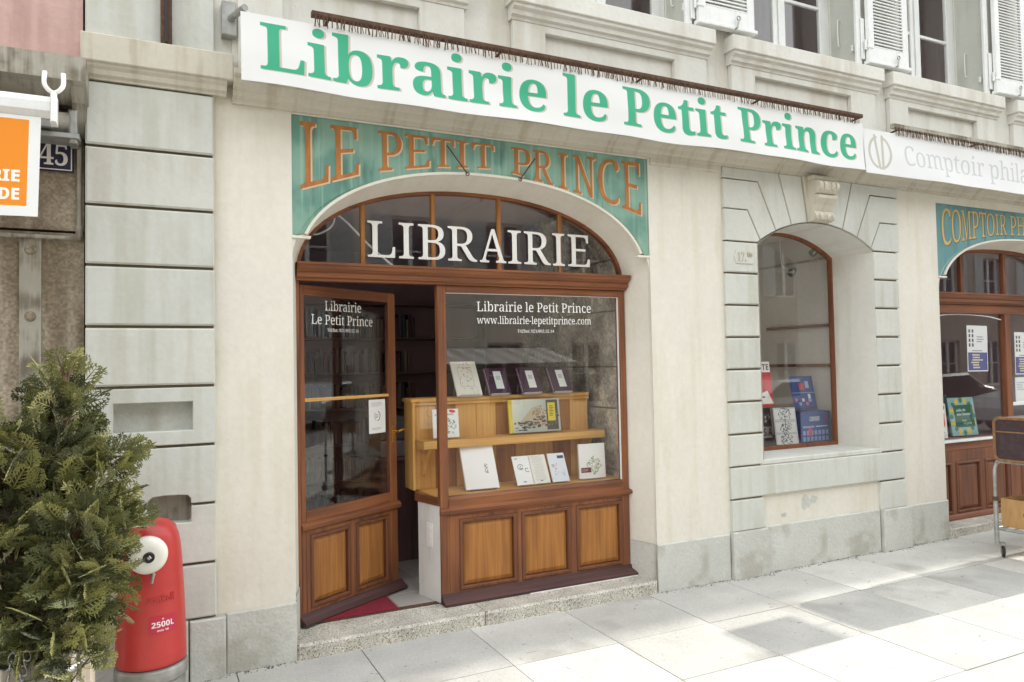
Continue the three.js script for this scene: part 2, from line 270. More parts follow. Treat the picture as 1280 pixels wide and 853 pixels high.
// stone surround of the display window at the right
{
  const s = sub('window_surround', bld);
  mesh('joint_backing', [bx(4.185, 4.512, 0.37, 3.33, -0.02, 0.012), bx(5.958, 6.265, 0.37, 3.33, -0.02, 0.012), ext([[4.3, 3.33], [4.3, 2.9], ...winArc(0.735, 2.735, 0.215, 2.7).reverse().slice(1, -1), [6.17, 2.9], [6.17, 3.33]], -0.02, 0.012)], M.joint, s);
  const c = [0.889, 1.152, 1.415, 1.678, 1.941, 2.204, 2.467, 2.73];
  for (let i = 0; i < 7; i++) for (const [a, b] of [[4.18, 4.53], [5.94, 6.27]]) mesh('quoin', cb(a, b, c[i] + 0.008, c[i + 1] - 0.008, -0.02, 0.035, 0.009), i % 2 ? M.grey : M.grey2, s);
  mesh('sill_band', [cb(4.18, 6.27, 0.636, 0.884, -0.02, 0.036, 0.009)], M.grey, s);
  mesh('quoin', cb(4.18, 4.52, 0.376, 0.622, -0.02, 0.035, 0.006), M.grey, s); mesh('quoin', cb(5.935, 6.27, 0.376, 0.622, -0.02, 0.035, 0.006), M.grey2, s);
  const hw = 0.704, sag = 0.21, R = (hw * hw + sag * sag) / (2 * sag), yc = 2.735 + sag - R;
  const arcY = (x) => yc + Math.sqrt(Math.max(0, R * R - (x - WX) ** 2));
  const along = (a, b, n = 5) => Array.from({ length: n + 1 }, (_, i) => { const x = a + (b - a) * i / n; return [x, arcY(x)]; });
  const half = [
    [[4.18, 2.735], [4.53, 2.735], ...along(4.531, 4.556, 2), [4.428, 2.99], [4.18, 2.99]],
    [[4.18, 3.0], [4.434, 3.0], ...along(4.566, 4.735), [4.548, 3.236], [4.18, 3.236]],
    [[4.18, 3.246], [4.556, 3.246], ...along(4.745, 4.918), [4.782, 3.332], [4.18, 3.332]],
    [[4.794, 3.332], ...along(4.928, 5.108), [5.05, 3.332]]];
  for (const pts of half) { mesh('voussoir', ext(pts, -0.02, 0.035, [], 0.004), M.grey2, s); mesh('voussoir', ext(pts.map(([x, y]) => [2 * WX - x, y]).reverse(), -0.02, 0.035, [], 0.004), M.grey, s); }
  mesh('keystone', ext([[5.06, 3.332], ...along(5.118, 5.352), [5.41, 3.332]], -0.02, 0.05, [], 0.004), M.trim, s);
  // scroll bracket on the keystone
  const prof = [[0.045, 3.29], [0.13, 3.29], [0.165, 3.275], [0.18, 3.24], [0.172, 3.2], [0.15, 3.175], [0.12, 3.165], [0.17, 3.155], [0.165, 3.13], [0.12, 3.08], [0.095, 3.03], [0.11, 3.02], [0.125, 2.99], [0.115, 2.955], [0.09, 2.94], [0.045, 2.94]];
  const k = [profX(prof, 5.11, 5.335)];
  for (const [x, w] of [[5.105, 0.03], [5.165, 0.028], [5.25, 0.028], [5.31, 0.03]]) {
    k.push(new THREE.CylinderGeometry(0.046, 0.046, w, 18).rotateZ(Math.PI / 2).translate(x + w / 2, 3.235, 0.147), new THREE.CylinderGeometry(0.034, 0.034, w, 16).rotateZ(Math.PI / 2).translate(x + w / 2, 2.98, 0.1));
  }
  mesh('scroll_bracket', k, M.trim, s);
  mesh('bracket_top', cb(5.1, 5.345, 3.292, 3.33, 0.051, 0.13, 0.006), M.trim, s);
  // small raised plate with an old number
  mesh('number_plate', ext([[4.265, 2.60], [4.285, 2.655], [4.47, 2.655], [4.49, 2.60], [4.47, 2.545], [4.285, 2.545]], 0.035, 0.043, [], 0.003), M.grey2, s);
  mesh('raised_numerals', [textGeo(serifB, '17.', 4.3, 4.39, 2.565, 2.64, 0.006, 'line').translate(0, 0, 0.043), textGeo(serifB, 'bis', 4.4, 4.455, 2.605, 2.64, 0.006, 'line').translate(0, 0, 0.043)], M.trim, s);
  for (const [cx, cy, w, h, k] of [[5.02, 0.535, 0.05, 0.065, 3], [5.12, 0.545, 0.035, 0.04, 8], [4.76, 0.45, 0.03, 0.02, 5]]) mesh('peeled_patch', ext(Array.from({ length: 14 }, (_, i) => { const a = i / 14 * 6.283, r = 0.7 + 0.5 * hash(i, k, 9); return [cx + Math.cos(a) * w * r, cy + Math.sin(a) * h * r]; }), 0.0005, 0.0025), M.plinth, s);
  // reveal
  const F = winArc(0.7, 2.72, 0.215, 0.87).map(([x, y]) => [x, y, 0.03]), B = winArc(0.665, 2.72, 0.205, 0.87).map(([x, y]) => [x, y, -0.42]);
  mesh('reveal', loft(F, B), M.upper, s);
  mesh('sill', cb(4.5, 5.97, 0.886, 0.93, -0.43, 0.03, 0.008), M.grey2, s);
}
// ---------------------------------------------------------------- upper storey: aprons, sills, windows, shutters
{
  const bays = [[0.44, 1.94, 0.5, 1.86], [2.27, 4.05, 2.56, 3.92], [4.27, 6.04, 4.56, 5.89], [6.2, 7.87, 6.49, 7.8], [8.13, 9.95, 8.6, 9.9]];
  bays.forEach(([a, b, w0, w1], i) => {
    const ap = sub('window_apron', bld);
    mesh('sill', cb(a - 0.02, b + 0.02, 4.285, 4.405, -0.39, 0.125, 0.006), M.upper, ap);
    mesh('moulding', profX([[0.001, 4.185], [0.05, 4.185], [0.055, 4.205], [0.075, 4.215], [0.08, 4.245], [0.105, 4.26], [0.108, 4.2845], [0.001, 4.2845]], a, b), M.upper, ap);
    mesh('panel_frame', ext([[a + 0.02, 3.47], [b - 0.02, 3.47], [b - 0.02, 4.186], [a + 0.02, 4.186]], 0.001, 0.045, [[[a + 0.28, 3.55], [b - 0.34, 3.55], [b - 0.34, 4.13], [a + 0.28, 4.13]]], 0.004), M.upper, ap);
    const wn = sub('upper_window', bld), z = -0.33, y0 = 4.407, y1 = 6.29, c = (w0 + w1) / 2;
    mesh('frame', [cb(w0 + 0.002, w0 + 0.06, y0, y1, z - 0.06, z), cb(w1 - 0.06, w1 - 0.002, y0, y1, z - 0.06, z), cb(w0 + 0.061, w1 - 0.061, y0, y0 + 0.05, z - 0.06, z), cb(w0 + 0.061, w1 - 0.061, y1 - 0.06, y1, z - 0.06, z)], M.whitePaint, wn);
    for (const [p, q] of [[w0 + 0.062, c - 0.002], [c + 0.002, w1 - 0.062]]) {
      const zz = z + 0.012;
      mesh('sash', [cb(p, p + 0.075, y0 + 0.052, y1 - 0.062, zz - 0.04, zz), cb(q - 0.075, q, y0 + 0.052, y1 - 0.062, zz - 0.04, zz), cb(p + 0.076, q - 0.076, y0 + 0.052, y0 + 0.15, zz - 0.04, zz), cb(p + 0.076, q - 0.076, y1 - 0.14, y1 - 0.062, zz - 0.04, zz), cb(p + 0.076, q - 0.076, 5.09, 5.12, zz - 0.035, zz - 0.004)], M.whitePaint, wn);
      for (const [ya, yb] of [[y0 + 0.14, 5.095], [5.115, y1 - 0.13]]) mesh('pane', bx(p + 0.07, q - 0.07, ya, yb, zz - 0.022, zz - 0.018), M.glass, wn);
    }
    mesh('cover_strip', cb(c - 0.022, c + 0.022, y0 + 0.055, y1 - 0.07, z + 0.013, z + 0.028), M.whitePaint, wn);
    mesh('window_lining', [bx(w1 - 0.0019, w1 + 0.01, 4.406, 6.29, -0.31, -0.002)], plainCached(), wn);
    mesh('grab_handle', tube([[w1 - 0.004, 4.95, -0.2], [w1 - 0.035, 4.95, -0.2], [w1 - 0.035, 4.72, -0.2], [w1 - 0.004, 4.72, -0.2]], 0.006, 24, 6), M.whitePaint, wn);
    mesh('shutter_stop', [rod([w1 - 0.004, 4.62, -0.05], [w1 - 0.04, 4.62, -0.05], 0.014), rod([w1 - 0.03, 4.6, -0.05], [w1 - 0.03, 4.66, -0.05], 0.014)], M.whitePaint, wn);
  });
  function plainCached() { return M.lining ??= std({ map: renderTex([196, 197, 188], [176, 174, 162], 980, 1.4, 0.4), roughness: 0.8 }); }
  for (const [h, w, turn] of [[1.87, 0.34, 0.02], [3.925, 0.57, 0.03], [5.9, 0.53, 0.02], [7.81, 0.5, 0.04]]) {
    const s = sub('shutter', bld); s.position.set(h, 4.475, 0.075); s.rotation.y = -turn; const H = 1.75, t = 0.02;
    mesh('stile', cb(0, 0.07, 0, H, -t, t), M.whitePaint, s); mesh('stile', cb(w - 0.07, w, 0, H, -t, t), M.whitePaint, s);
    mesh('rail', cb(0.0705, w - 0.0705, 0, 0.13, -t, t), M.whitePaint, s); mesh('rail', cb(0.0705, w - 0.0705, H - 0.1, H, -t, t), M.whitePaint, s);
    const sl = boxUV(clean(cb(0.0706, w - 0.0706, -0.004, 0.004, -0.022, 0.022, 0.001))).rotateX(0.85);
    for (let i = 0; i < 50; i++) { const m = new THREE.Mesh(sl, M.whitePaint); m.name = 'slat'; m.position.y = 0.15 + i * 0.0305; m.castShadow = m.receiveShadow = true; s.add(m); }
    mesh('drip_board', cb(-0.015, w + 0.02, -0.03, -0.0005, -0.03, 0.035), M.whitePaint, s);
    mesh('hinge', [cb(-0.045, -0.001, 0.02, 0.4, -0.035, -0.022), rod([-0.02, 0.1, 0.0], [-0.02, 0.19, 0.0], 0.012), cb(-0.02, 0.05, 0.11, 0.13, 0.0205, 0.026)], M.whitePaint, s);
    mesh('hinge_board', cb(-0.085, -0.022, -0.02, H, -0.07, -0.04), M.whitePaint, s);
    mesh('catch', [rod([w * 0.62, -0.02, -0.06], [w * 0.62, -0.025, 0.06], 0.007), rod([w * 0.62, -0.025, 0.055], [w * 0.66, 0.05, 0.05], 0.008), new THREE.TorusGeometry(0.017, 0.006, 6, 12).translate(w * 0.66, 0.06, 0.05)], M.zinc, s);
  }
}
// ---------------------------------------------------------------- arched bay: reveal, spandrel, transom, fanlight
function bay(cx, half, yTop, ySpring, af, back, door) {
  const b = sub('arched_bay', bld);
  const F = arch(cx, half, af.yc, af.b + 0.012, -0.03, -0.0285, af.n), Bk = arch(cx, back.a, back.yc, back.b, -0.03, -0.275, af.n);
  const F2 = F.map(([x, y, z], i) => { const q = Bk[i]; return [x + (q[0] - x) * 0.16, y + (q[1] - y) * 0.16, -0.075]; });
  mesh('reveal', [loft(F.map(([x, y]) => [x, y, -0.001]), F), loft(F, F2), loft(F2, Bk)], M.cream, b);
  // moulded edge of the arch
  const e = arch(cx, af.a, af.yc, af.b, null, 0, af.n, 48).filter((p) => p[1] >= ySpring);
  const e2 = arch(cx, af.a + 0.018, af.yc, af.b + 0.018, null, 0, af.n, 48).filter((p) => p[1] >= ySpring);
  mesh('arch_edge', ext([...e2, ...e.reverse()].map((p) => [p[0], p[1]]), -0.03, 0.008), M.cream, b);
  for (const s of [-1, 1]) mesh('impost', ext([[cx + s * (half + 0.001), ySpring - 0.016], [cx + s * (half + 0.001), ySpring], [cx + s * (af.a - 0.06), ySpring], [cx + s * (af.a - 0.06), ySpring - 0.016]], -0.03, 0.006), M.cream, b);
  for (const s of [-1, 1]) {
    const f = arch(cx, half, af.yc, af.b + 0.012, null, 0, af.n, 80).filter((p) => (p[0] - cx) * s > 0 && p[1] < ySpring).sort((p, q) => q[1] - p[1]).map((p) => [p[0], p[1]]);
    mesh('spandrel_foot', ext([[cx + s * (half + 0.001), af.yc - 0.01], [cx + s * (half + 0.001), ySpring - 0.017], [f[0][0], ySpring - 0.017], ...f.filter((p) => p[1] < ySpring - 0.02)], -0.028, -0.006), M.cream, b);
    const off = (x) => x - s * 0.006, h = door;
    mesh('reveal_plinth', [loft([[off(cx + s * half), -0.02, -0.002], [off(cx + s * half), h, -0.002]], [[off(cx + s * half), -0.02, -0.0285], [off(cx + s * half), h, -0.0285]]), loft([[off(F[0][0] * 0 + cx + s * half), -0.02, -0.0285], [off(cx + s * half), h, -0.0285]], [[off(cx + s * back.a), -0.02, -0.275], [off(cx + s * back.a), h, -0.275]]), loft([[off(cx + s * half), h, -0.002], [cx + s * half, h, -0.002]], [[off(cx + s * back.a), h, -0.275], [cx + s * back.a, h, -0.275]])], M.plinth, b);
  }
  return b;
}
const AF1 = { a: 1.288, yc: 2.385, b: 0.672, n: 2.2 }, BK1 = { a: 1.272, yc: 2.37, b: 0.632 };
const AF2 = { a: 1.40, yc: 2.37, b: 0.585, n: 2.3 }, BK2 = { a: 1.36, yc: 2.36, b: 0.545 };
const bay1 = bay(CX, 1.3395, 3.325, 2.572, AF1, BK1, 0.36), bay2 = bay(RX, 1.465, 3.258, 2.54, AF2, BK2, 0.36);

// painted fascia boards filling the arch spandrels
M.green = std({ map: tex((u, v) => { const s = fbm(u, v, 70, 2, 4, 1000), n = fbm(u, v, 6, 6, 5, 1010), k = fbm(u, v, 14, 3, 4, 1020); let c = mixc([134, 170, 154], [104, 146, 133], sm(0.35, 0.7, n)); c = mixc(c, [166, 192, 174], 0.5 * sm(0.5, 0.75, s)); return mixc(c, [72, 110, 102], 0.55 * sm(0.62, 0.8, k)); }, 512, 1.3), roughness: 0.8, bumpMap: fineBump, bumpScale: 0.0008 });
M.green2 = std({ map: tex((u, v) => { const s = fbm(u, v, 30, 2, 4, 1040), n = fbm(u, v, 6, 6, 5, 1050); let c = mixc([118, 160, 160], [92, 136, 140], n); return mixc(c, [76, 100, 118], 0.5 * sm(0.55, 0.8, s)); }, 512, 1.3), roughness: 0.8 });
M.gilt = std({ map: tex((u, v) => { const n = fbm(u, v, 12, 4, 4, 1060); return mixc([196, 130, 62], [160, 98, 52], n); }, 256, 0.3), roughness: 0.6 });
M.giltShade = plain(0xd9bf9c, 0.8); M.gilt2 = plain(0xc9ab6a, 0.6);
function fascia(cx, half, yTop, ySpring, af, mat, label) {
  const t = thing('fascia_sign', label, 'sign', [cx, ySpring, -0.006]);
  const e = arch(0, af.a + 0.0185, af.yc - ySpring, af.b + 0.0185, null, 0, af.n, 48).filter((p) => p[1] >= 0.002).map((p) => [p[0], p[1]]);
  mesh('board', ext([[half, 0.001], [half, yTop - ySpring], [-half, yTop - ySpring], [-half, 0.001], ...e.reverse()], -0.02, 0.0), mat, t);
  return t;
}
const fs1 = fascia(CX, 1.337, 3.322, 2.572, AF1, M.green, 'weathered green painted sign board with brown capital letters over the open shop door');
const fs2 = fascia(RX, 1.462, 3.255, 2.54, AF2, M.green2, 'blue green painted sign board with golden capital letters above the shopfront by the trolley');
{ // letters follow the arch below them
  const lw = (x, list) => { for (let i = 0; i < list.length - 1; i++) if (x <= list[i + 1][0]) { const t = (x - list[i][0]) / (list[i + 1][0] - list[i][0]); return list[i][1] + (list[i + 1][1] - list[i][1]) * Math.min(1, Math.max(0, t)); } return list[list.length - 1][1]; };
  function letters(str, edges, low, top, t, cx, ySpring, main, shade, off) {
    [...str].forEach((ch, i) => {
      const x0 = edges[2 * i], x1 = edges[2 * i + 1];
      for (const [m, dx, dy, z, nm] of [[shade, off, -off * 0.7, 0.0008, 'letter_shadow'], [main, 0, 0, 0.002, 'letter']]) {
        const g = textGeo(serif, ch, x0, x1, 0, 1, 0.001);
        const p = g.attributes.position;
        for (let k = 0; k < p.count; k++) { const x = p.getX(k), yb = lw(x, low); p.setXYZ(k, x - cx + dx, yb + p.getY(k) * (top - yb) - ySpring + dy, p.getZ(k) + z); }
        g.computeVertexNormals(); mesh(nm, g, m, t);
      }
    });
  }
  letters('LEPETITPRINCE', [0.824, 0.999, 1.011, 1.191, 1.319, 1.477, 1.497, 1.67, 1.681, 1.849, 1.864, 1.946, 1.978, 2.145, 2.276, 2.432, 2.449, 2.612, 2.66, 2.734, 2.784, 2.974, 3.0, 3.183, 3.21, 3.386],
    [[0.8, 2.855], [1.18, 2.985], [1.33, 3.025], [1.7, 3.09], [2.11, 3.118], [2.31, 3.1], [2.74, 3.02], [3.01, 2.97], [3.22, 2.925], [3.4, 2.875]], 3.288, fs1, CX, 2.572, M.gilt, M.giltShade, 0.011);
  const e2 = []; let x = 6.98; for (const [w, g] of [[0.145, 0.012], [0.145, 0.012], [0.15, 0.014], [0.11, 0.014], [0.115, 0.006], [0.13, 0.016], [0.055, 0.016], [0.12, 0.06], [0.105, 0.016], [0.14, 0.016], [0.055, 0.016], [0.11, 0.01], [0.13, 0.008], [0.11, 0.014], [0.1, 0.014], [0.1, 0.014], [0.055, 0.014], [0.13, 0.014], [0.13, 0.014], [0.1, 0.014]]) { e2.push(x, x + w); x += w + g; }
  letters('COMPTOIRPHILATELIQUE', e2, [[6.95, 2.82], [7.15, 2.87], [7.4, 2.925], [7.9, 3.0], [8.36, 3.02], [8.8, 3.0], [9.3, 2.92], [9.6, 2.85], [9.8, 2.8]], 3.215, fs2, RX, 2.54, M.gilt2, M.rust, 0.008);
}
{ // old iron hooks over the arch, grit at the foot of the wall
  for (const [a, b, l] of [[[1.79, 3.24], [1.92, 3.05], 'left'], [[2.46, 3.22], [2.32, 3.05], 'right']]) { const h = sub('iron_hook', bld); mesh('shaft', rod([a[0], a[1], 0.012], [b[0], b[1], 0.05], 0.005, 6), M.rust, h); mesh('eye', new THREE.TorusGeometry(0.012, 0.004, 6, 12).translate(b[0], b[1], 0.05), M.rust, h); }
  const pg = new THREE.TetrahedronGeometry(1), gm = new THREE.InstancedMesh(pg, plain(0x6b6456, 1), 900); gm.name = numbered('grit'); const M4 = new THREE.Matrix4(), qq = new THREE.Quaternion(), ee = new THREE.Euler();
  for (let i = 0; i < 900; i++) { const x = rr(3.45, 7), z0 = x < 4.165 ? 0.02 : x < 4.54 ? 0.06 : x < 5.93 ? 0.024 : x < 6.31 ? 0.06 : 0.02, k = rr(0.0015, 0.006) * (rnd() < 0.1 ? 1.8 : 1); const left = i % 5 === 0, xx = left ? rr(-0.3, 0.77) : x, zz = left ? (xx < 0.373 ? 0.06 : 0.021) : z0; qq.setFromEuler(ee.set(rr(0, 6), rr(0, 6), rr(0, 6))); M4.compose(new THREE.Vector3(xx, 0.002, zz + Math.pow(rnd(), 3) * 0.05 + 0.002), qq, new THREE.Vector3(k, k * 0.7, k)); gm.setMatrixAt(i, M4); }
  scene.add(gm); tag(gm, 'dark grit and crumbs along the foot of the wall', 'grit', null, 'stuff');
}
// ---------------------------------------------------------------- shop interiors
{
  const fl = thing('shop_floor', 'grey tiled floor inside the doorway', 'floor'); tag(fl, null, null, null, 'structure');
  mesh('floor_bed', [bx(0.62, 3.6, -0.04, 0.088, -4.5, -0.33), bx(4.2, 19.5, -0.04, 0.088, -4.5, -0.3)], M.dark, fl);
  const tg = cb(0.002, 0.298, 0, 0.012, 0.002, 0.298, 0.002), tl = [0xb4b0a8, 0xc4c0b6, 0xa6a29c].map((h) => plain(h, 0.45));
  for (let i = 0; i < 5; i++) for (let k = 0; k < 6; k++) { const m = mesh('floor_tile', tg.clone(), tl[(i * 7 + k * 3) % 3], fl); m.position.set(0.62 + i * 0.3, 0.0885, -0.635 - k * 0.3); }
  const w = sub('interior_wall', bld);
  mesh('side_wall', [bx(0.45, 0.6, 0, 3.2, -4.5, -0.29), bx(3.62, 4.2, 0, 3.2, -4.5, -0.29), bx(0.45, 19.7, 0, 3.2, -4.7, -4.5), bx(6.1, 6.3, 0, 3.2, -4.5, -0.3), bx(10.4, 10.6, 0, 3.2, -4.5, -0.26)], M.intWall, w);
  mesh('window_lining', [bx(6.055, 6.095, 0.94, 3.15, -3.0, -0.43), bx(4.25, 6.05, 0.94, 3.15, -2.05, -2.0), bx(4.205, 4.25, 0.94, 3.15, -3.0, -0.43), bx(4.25, 6.05, 3.02, 3.08, -1.99, -0.43)], M.intWhite, w);
  mesh('display_platform', bx(4.26, 6.05, 0.86, 0.935, -2.9, -0.44), redH, w);
  const st = sub('stone_wall', bld); let y = 0.1;
  for (const h of [0.42, 0.36, 0.5, 0.34, 0.46, 0.42, 0.5]) {
    let z = -0.32; for (const d of [rr(0.4, 0.6), rr(0.35, 0.6), rr(0.5, 0.7)]) {
      const g = new THREE.BoxGeometry(0.2, h - 0.012, d - 0.012, 3, 5, 5), p = g.attributes.position;
      for (let k = 0; k < p.count; k++) { const n = (hash((p.getY(k) * 97) | 0, (p.getZ(k) * 89) | 0, (y * 100) | 0) - 0.5) * 0.024; if (p.getX(k) < 0) p.setX(k, p.getX(k) + n); }
      g.computeVertexNormals(); mesh('stone', g.translate(3.5 + rr(-0.012, 0.012), y + h / 2, z - d / 2), M.stone, st); z -= d;
    } y += h;
  }
  mesh('mortar', bx(3.43, 3.6, 0.1, 3.15, -1.9, -0.31), M.concrete, st);
}
// fittings and moulded woodwork
function panelSet(list, y0, y1, x0, x1, yb, yt, z, parent, fm, pm, mm = mouldV) {   // a framed base with raised panels
  mesh('panel_frame', ext([[x0, yb], [x1, yb], [x1, yt], [x0, yt]], z - 0.035, z, list.map(([a, b]) => [[a, y0], [b, y0], [b, y1], [a, y1]]), 0.002), fm, parent);
  for (const [a, b] of list) {
    mesh('panel_moulding', ext([[a + 0.001, y0 + 0.001], [b - 0.001, y0 + 0.001], [b - 0.001, y1 - 0.001], [a + 0.001, y1 - 0.001]], z - 0.03, z + 0.008, [[[a + 0.028, y0 + 0.028], [b - 0.028, y0 + 0.028], [b - 0.028, y1 - 0.028], [a + 0.028, y1 - 0.028]]], 0.006), mm, parent);
    const w = 0.03; mesh('panel', new THREE.ExtrudeGeometry(new THREE.Shape(V2([[a + 0.032 + w, y0 + 0.032 + w], [b - 0.032 - w, y0 + 0.032 + w], [b - 0.032 - w, y1 - 0.032 - w], [a + 0.032 + w, y1 - 0.032 - w]])), { depth: 0.004, bevelEnabled: true, bevelThickness: 0.014, bevelSize: w, bevelSegments: 1 }).translate(0, 0, z - 0.024), pm, parent);
  }
}
const transomProf = (z) => [[z - 0.05, 2.325], [z + 0.02, 2.325], [z + 0.02, 2.338], [z + 0.038, 2.346], [z + 0.045, 2.362], [z + 0.04, 2.378], [z + 0.052, 2.384], [z + 0.07, 2.398], [z + 0.078, 2.418], [z + 0.088, 2.424], [z + 0.088, 2.438], [z - 0.05, 2.442]];
{
  mesh('transom', profX(transomProf(-0.25), 0.832, 3.388), oakH, bld);
  const f = sub('fanlight', bld), zg = -0.288, inner = (x) => { const c = arch(CX, BK1.a - 0.02, BK1.yc, BK1.b - 0.02, null, 0, 2.2, 120); let best = c[0]; for (const p of c) if (Math.abs(p[0] - x) < Math.abs(best[0] - x)) best = p; return best[1]; };
  const e = arch(CX, BK1.a + 0.03, BK1.yc, BK1.b + 0.03, null, 0, 2.2, 48), e2 = arch(CX, BK1.a - 0.022, BK1.yc, BK1.b - 0.022, null, 0, 2.2, 48);
  mesh('frame', ext([...e, ...e2.reverse()].map((p) => [p[0], p[1]]), -0.32, -0.27), oakH, f);
  const mx = [1.281, 1.787, 2.302, 2.818];
  for (const x of mx) mesh('mullion', cb(x - 0.015, x + 0.015, 2.442, inner(x) + 0.01, -0.305, -0.272), panV, f);
  const xs = [CX - BK1.a + 0.03, ...mx, CX + BK1.a - 0.03];
  for (let i = 0; i < 5; i++) { const a = xs[i], b = xs[i + 1], top = []; for (let k = 0; k <= 10; k++) { const x = b + (a - b) * k / 10; top.push([x, Math.max(2.446, inner(x))]); } mesh('pane', ext([[a, 2.443], [b, 2.443], ...top], zg - 0.004, zg), M.glass, f); }
  const L = [1.312, 1.505, 1.532, 1.638, 1.672, 1.872, 1.893, 2.118, 2.14, 2.352, 2.368, 2.476, 2.502, 2.728, 2.746, 2.85, 2.88, 3.077];
  [...'LIBRAIRIE'].forEach((ch, i) => mesh('letter', textGeo(serif, ch, L[2 * i], L[2 * i + 1], 2.502, 2.75, 0.002).translate(0, 0, -0.27), M.letter, f));
}
{ // display window beside the door
  const d = sub('display_window', bld), z = -0.25;
  mesh('post', cb(1.8, 1.862, 0.1, 2.324, -0.31, z), oakV, d); mesh('post', cb(3.325, 3.38, 0.1, 2.324, -0.31, z), oakV, d);
  mesh('head_rail', cb(1.863, 3.324, 2.272, 2.324, -0.31, z - 0.002), oakH, d);
  mesh('bottom_rail', profX([[-0.31, 0.70], [z, 0.70], [z + 0.006, 0.715], [z + 0.025, 0.722], [z + 0.03, 0.74], [z + 0.008, 0.755], [z + 0.003, 0.76], [z + 0.003, 0.815], [-0.262, 0.832], [-0.31, 0.832]], 1.863, 3.324), oakH, d);
  mesh('rail_moulding', profX([[z, 0.712], [z + 0.006, 0.716], [z + 0.027, 0.722], [z + 0.032, 0.742], [z + 0.01, 0.754], [z, 0.756]], 1.79, 3.392), oakH, d);
  panelSet([[1.937, 2.389], [2.425, 2.842], [2.89, 3.31]], 0.175, 0.672, 1.862, 3.325, 0.1, 0.699, z - 0.001, d, oakV, panV);
  mesh('base_board', profX([[-0.3, 0.096], [z + 0.07, 0.096], [z + 0.07, 0.112], [z + 0.05, 0.122], [z + 0.012, 0.14], [z + 0.006, 0.165], [z - 0.0005, 0.168]], 1.8, 3.4), baseH, d);
  mesh('pane', bx(1.85, 3.335, 0.825, 2.28, -0.284, -0.279), M.glass, d);
  mesh('glazing_bead', [bx(1.863, 3.323, 2.268, 2.272, -0.278, -0.262), bx(3.32, 3.3245, 0.833, 2.268, -0.278, -0.262)], M.white, d);
  const zt = -0.277;
  for (const [s, a, b, y0, y1] of [['Librairie le Petit Prince', 2.112, 3.08, 2.145, 2.214], ['www.librairie-lepetitprince.com', 2.11, 3.079, 2.054, 2.108], ['Tél/fax: 021/803.52.34', 2.437, 2.748, 1.99, 2.012]]) mesh('lettering', textGeo(serif, s, a, b, y0, y1, 0.001, 'line', 3).translate(0, 0, zt), M.letter, d);
  mesh('sealant', bx(2.45, 3.39, 0.0935, 0.098, z + 0.0705, z + 0.079), M.letter, d);
  mesh('display_floor', bx(1.80, 3.4, 0.79, 0.824, -0.82, -0.312), pineH, d);
  const side = (name, g, m) => { const o = mesh(name, g, m, d); o.position.set(1.8, 0, -0.265); o.rotation.y = Math.PI / 2 + 0.24; return o; };
  side('side_board', cb(0.004, 0.29, 0.1, 0.772, 0.002, 0.02, 0.002), M.whitePaint);
  side('side_rail', cb(0.004, 0.32, 0.773, 0.828, -0.008, 0.024, 0.004), oakH);
  side('side_pane', bx(0.02, 0.31, 0.83, 1.5, 0.008, 0.012), M.glass);
  side('socket', [cb(0.1, 0.17, 0.47, 0.64, -0.004, 0.0015, 0.002), rod([0.135, 0.6, -0.0045], [0.135, 0.6, -0.007], 0.022, 12), rod([0.135, 0.55, -0.0045], [0.135, 0.55, -0.007], 0.022, 12), rod([0.135, 0.5, -0.0045], [0.135, 0.5, -0.007], 0.018, 12)], M.white);
}
{ // entrance door, standing open inwards
  mesh('door_jamb', cb(0.834, 0.8545, 0.1, 2.324, -0.32, -0.262), oakV, bld);
  const d = sub('entrance_door', bld); d.position.set(0.858, 0, -0.283); d.rotation.y = 0.5367;
  const W = 0.915, t = 0.04;
  mesh('stile', cb(0, 0.042, 0.115, 2.305, -t, 0), oakV, d); mesh('stile', cb(W - 0.075, W, 0.115, 2.305, -t, 0), oakV, d);
  mesh('top_rail', cb(0.0425, W - 0.0755, 2.235, 2.305, -t, 0), oakH, d);
  mesh('mid_rail', cb(0.0425, W - 0.0755, 0.70, 0.825, -t, 0), oakH, d);
  mesh('rail_moulding', profX([[-0.001, 0.695], [0.012, 0.7], [0.028, 0.712], [0.03, 0.735], [0.012, 0.75], [-0.001, 0.755]], -0.01, W + 0.008), oakH, d);
  panelSet([[0.075, 0.435], [0.485, 0.812]], 0.19, 0.668, 0.0425, W - 0.0755, 0.116, 0.699, -0.001, d, oakV, panV);
  mesh('weather_bar', profX([[-0.02, 0.108], [0.06, 0.108], [0.062, 0.122], [0.03, 0.145], [0.008, 0.168], [-0.0005, 0.172]], -0.02, W + 0.03), baseH, d);
  mesh('pane', bx(0.035, W - 0.08, 0.82, 1.534, -0.022, -0.018), M.glass, d); mesh('pane', bx(0.035, W - 0.08, 1.556, 2.24, -0.022, -0.018), M.glass, d);
  mesh('glazing_bar', cb(0.0425, W - 0.0755, 1.534, 1.556, -0.032, -0.004), pineH, d);
  for (const [s, a, b, y0, y1] of [['Librairie', 0.235, 0.575, 2.145, 2.21], ['Le Petit Prince', 0.115, 0.69, 2.05, 2.115], ['Tél/fax: 021/803.52.34', 0.255, 0.55, 2.002, 2.024]]) mesh('lettering', textGeo(serif, s, a, b, y0, y1, 0.001, 'line', 3).translate(0, 0, -0.017), M.letter, d);
  mesh('handle', [rod([W - 0.04, 1.275, 0], [W - 0.04, 1.275, 0.05], 0.009), tube([[W - 0.04, 1.275, 0.05], [W, 1.283, 0.055], [W + 0.05, 1.28, 0.05]], 0.009, 12), cb(W - 0.058, W - 0.022, 1.19, 1.32, 0.001, 0.005, 0.002)], M.brass, d);
  mesh('keyhole', rod([W - 0.04, 1.215, 0.005], [W - 0.04, 1.215, 0.012], 0.009, 12), M.steel, d);
}
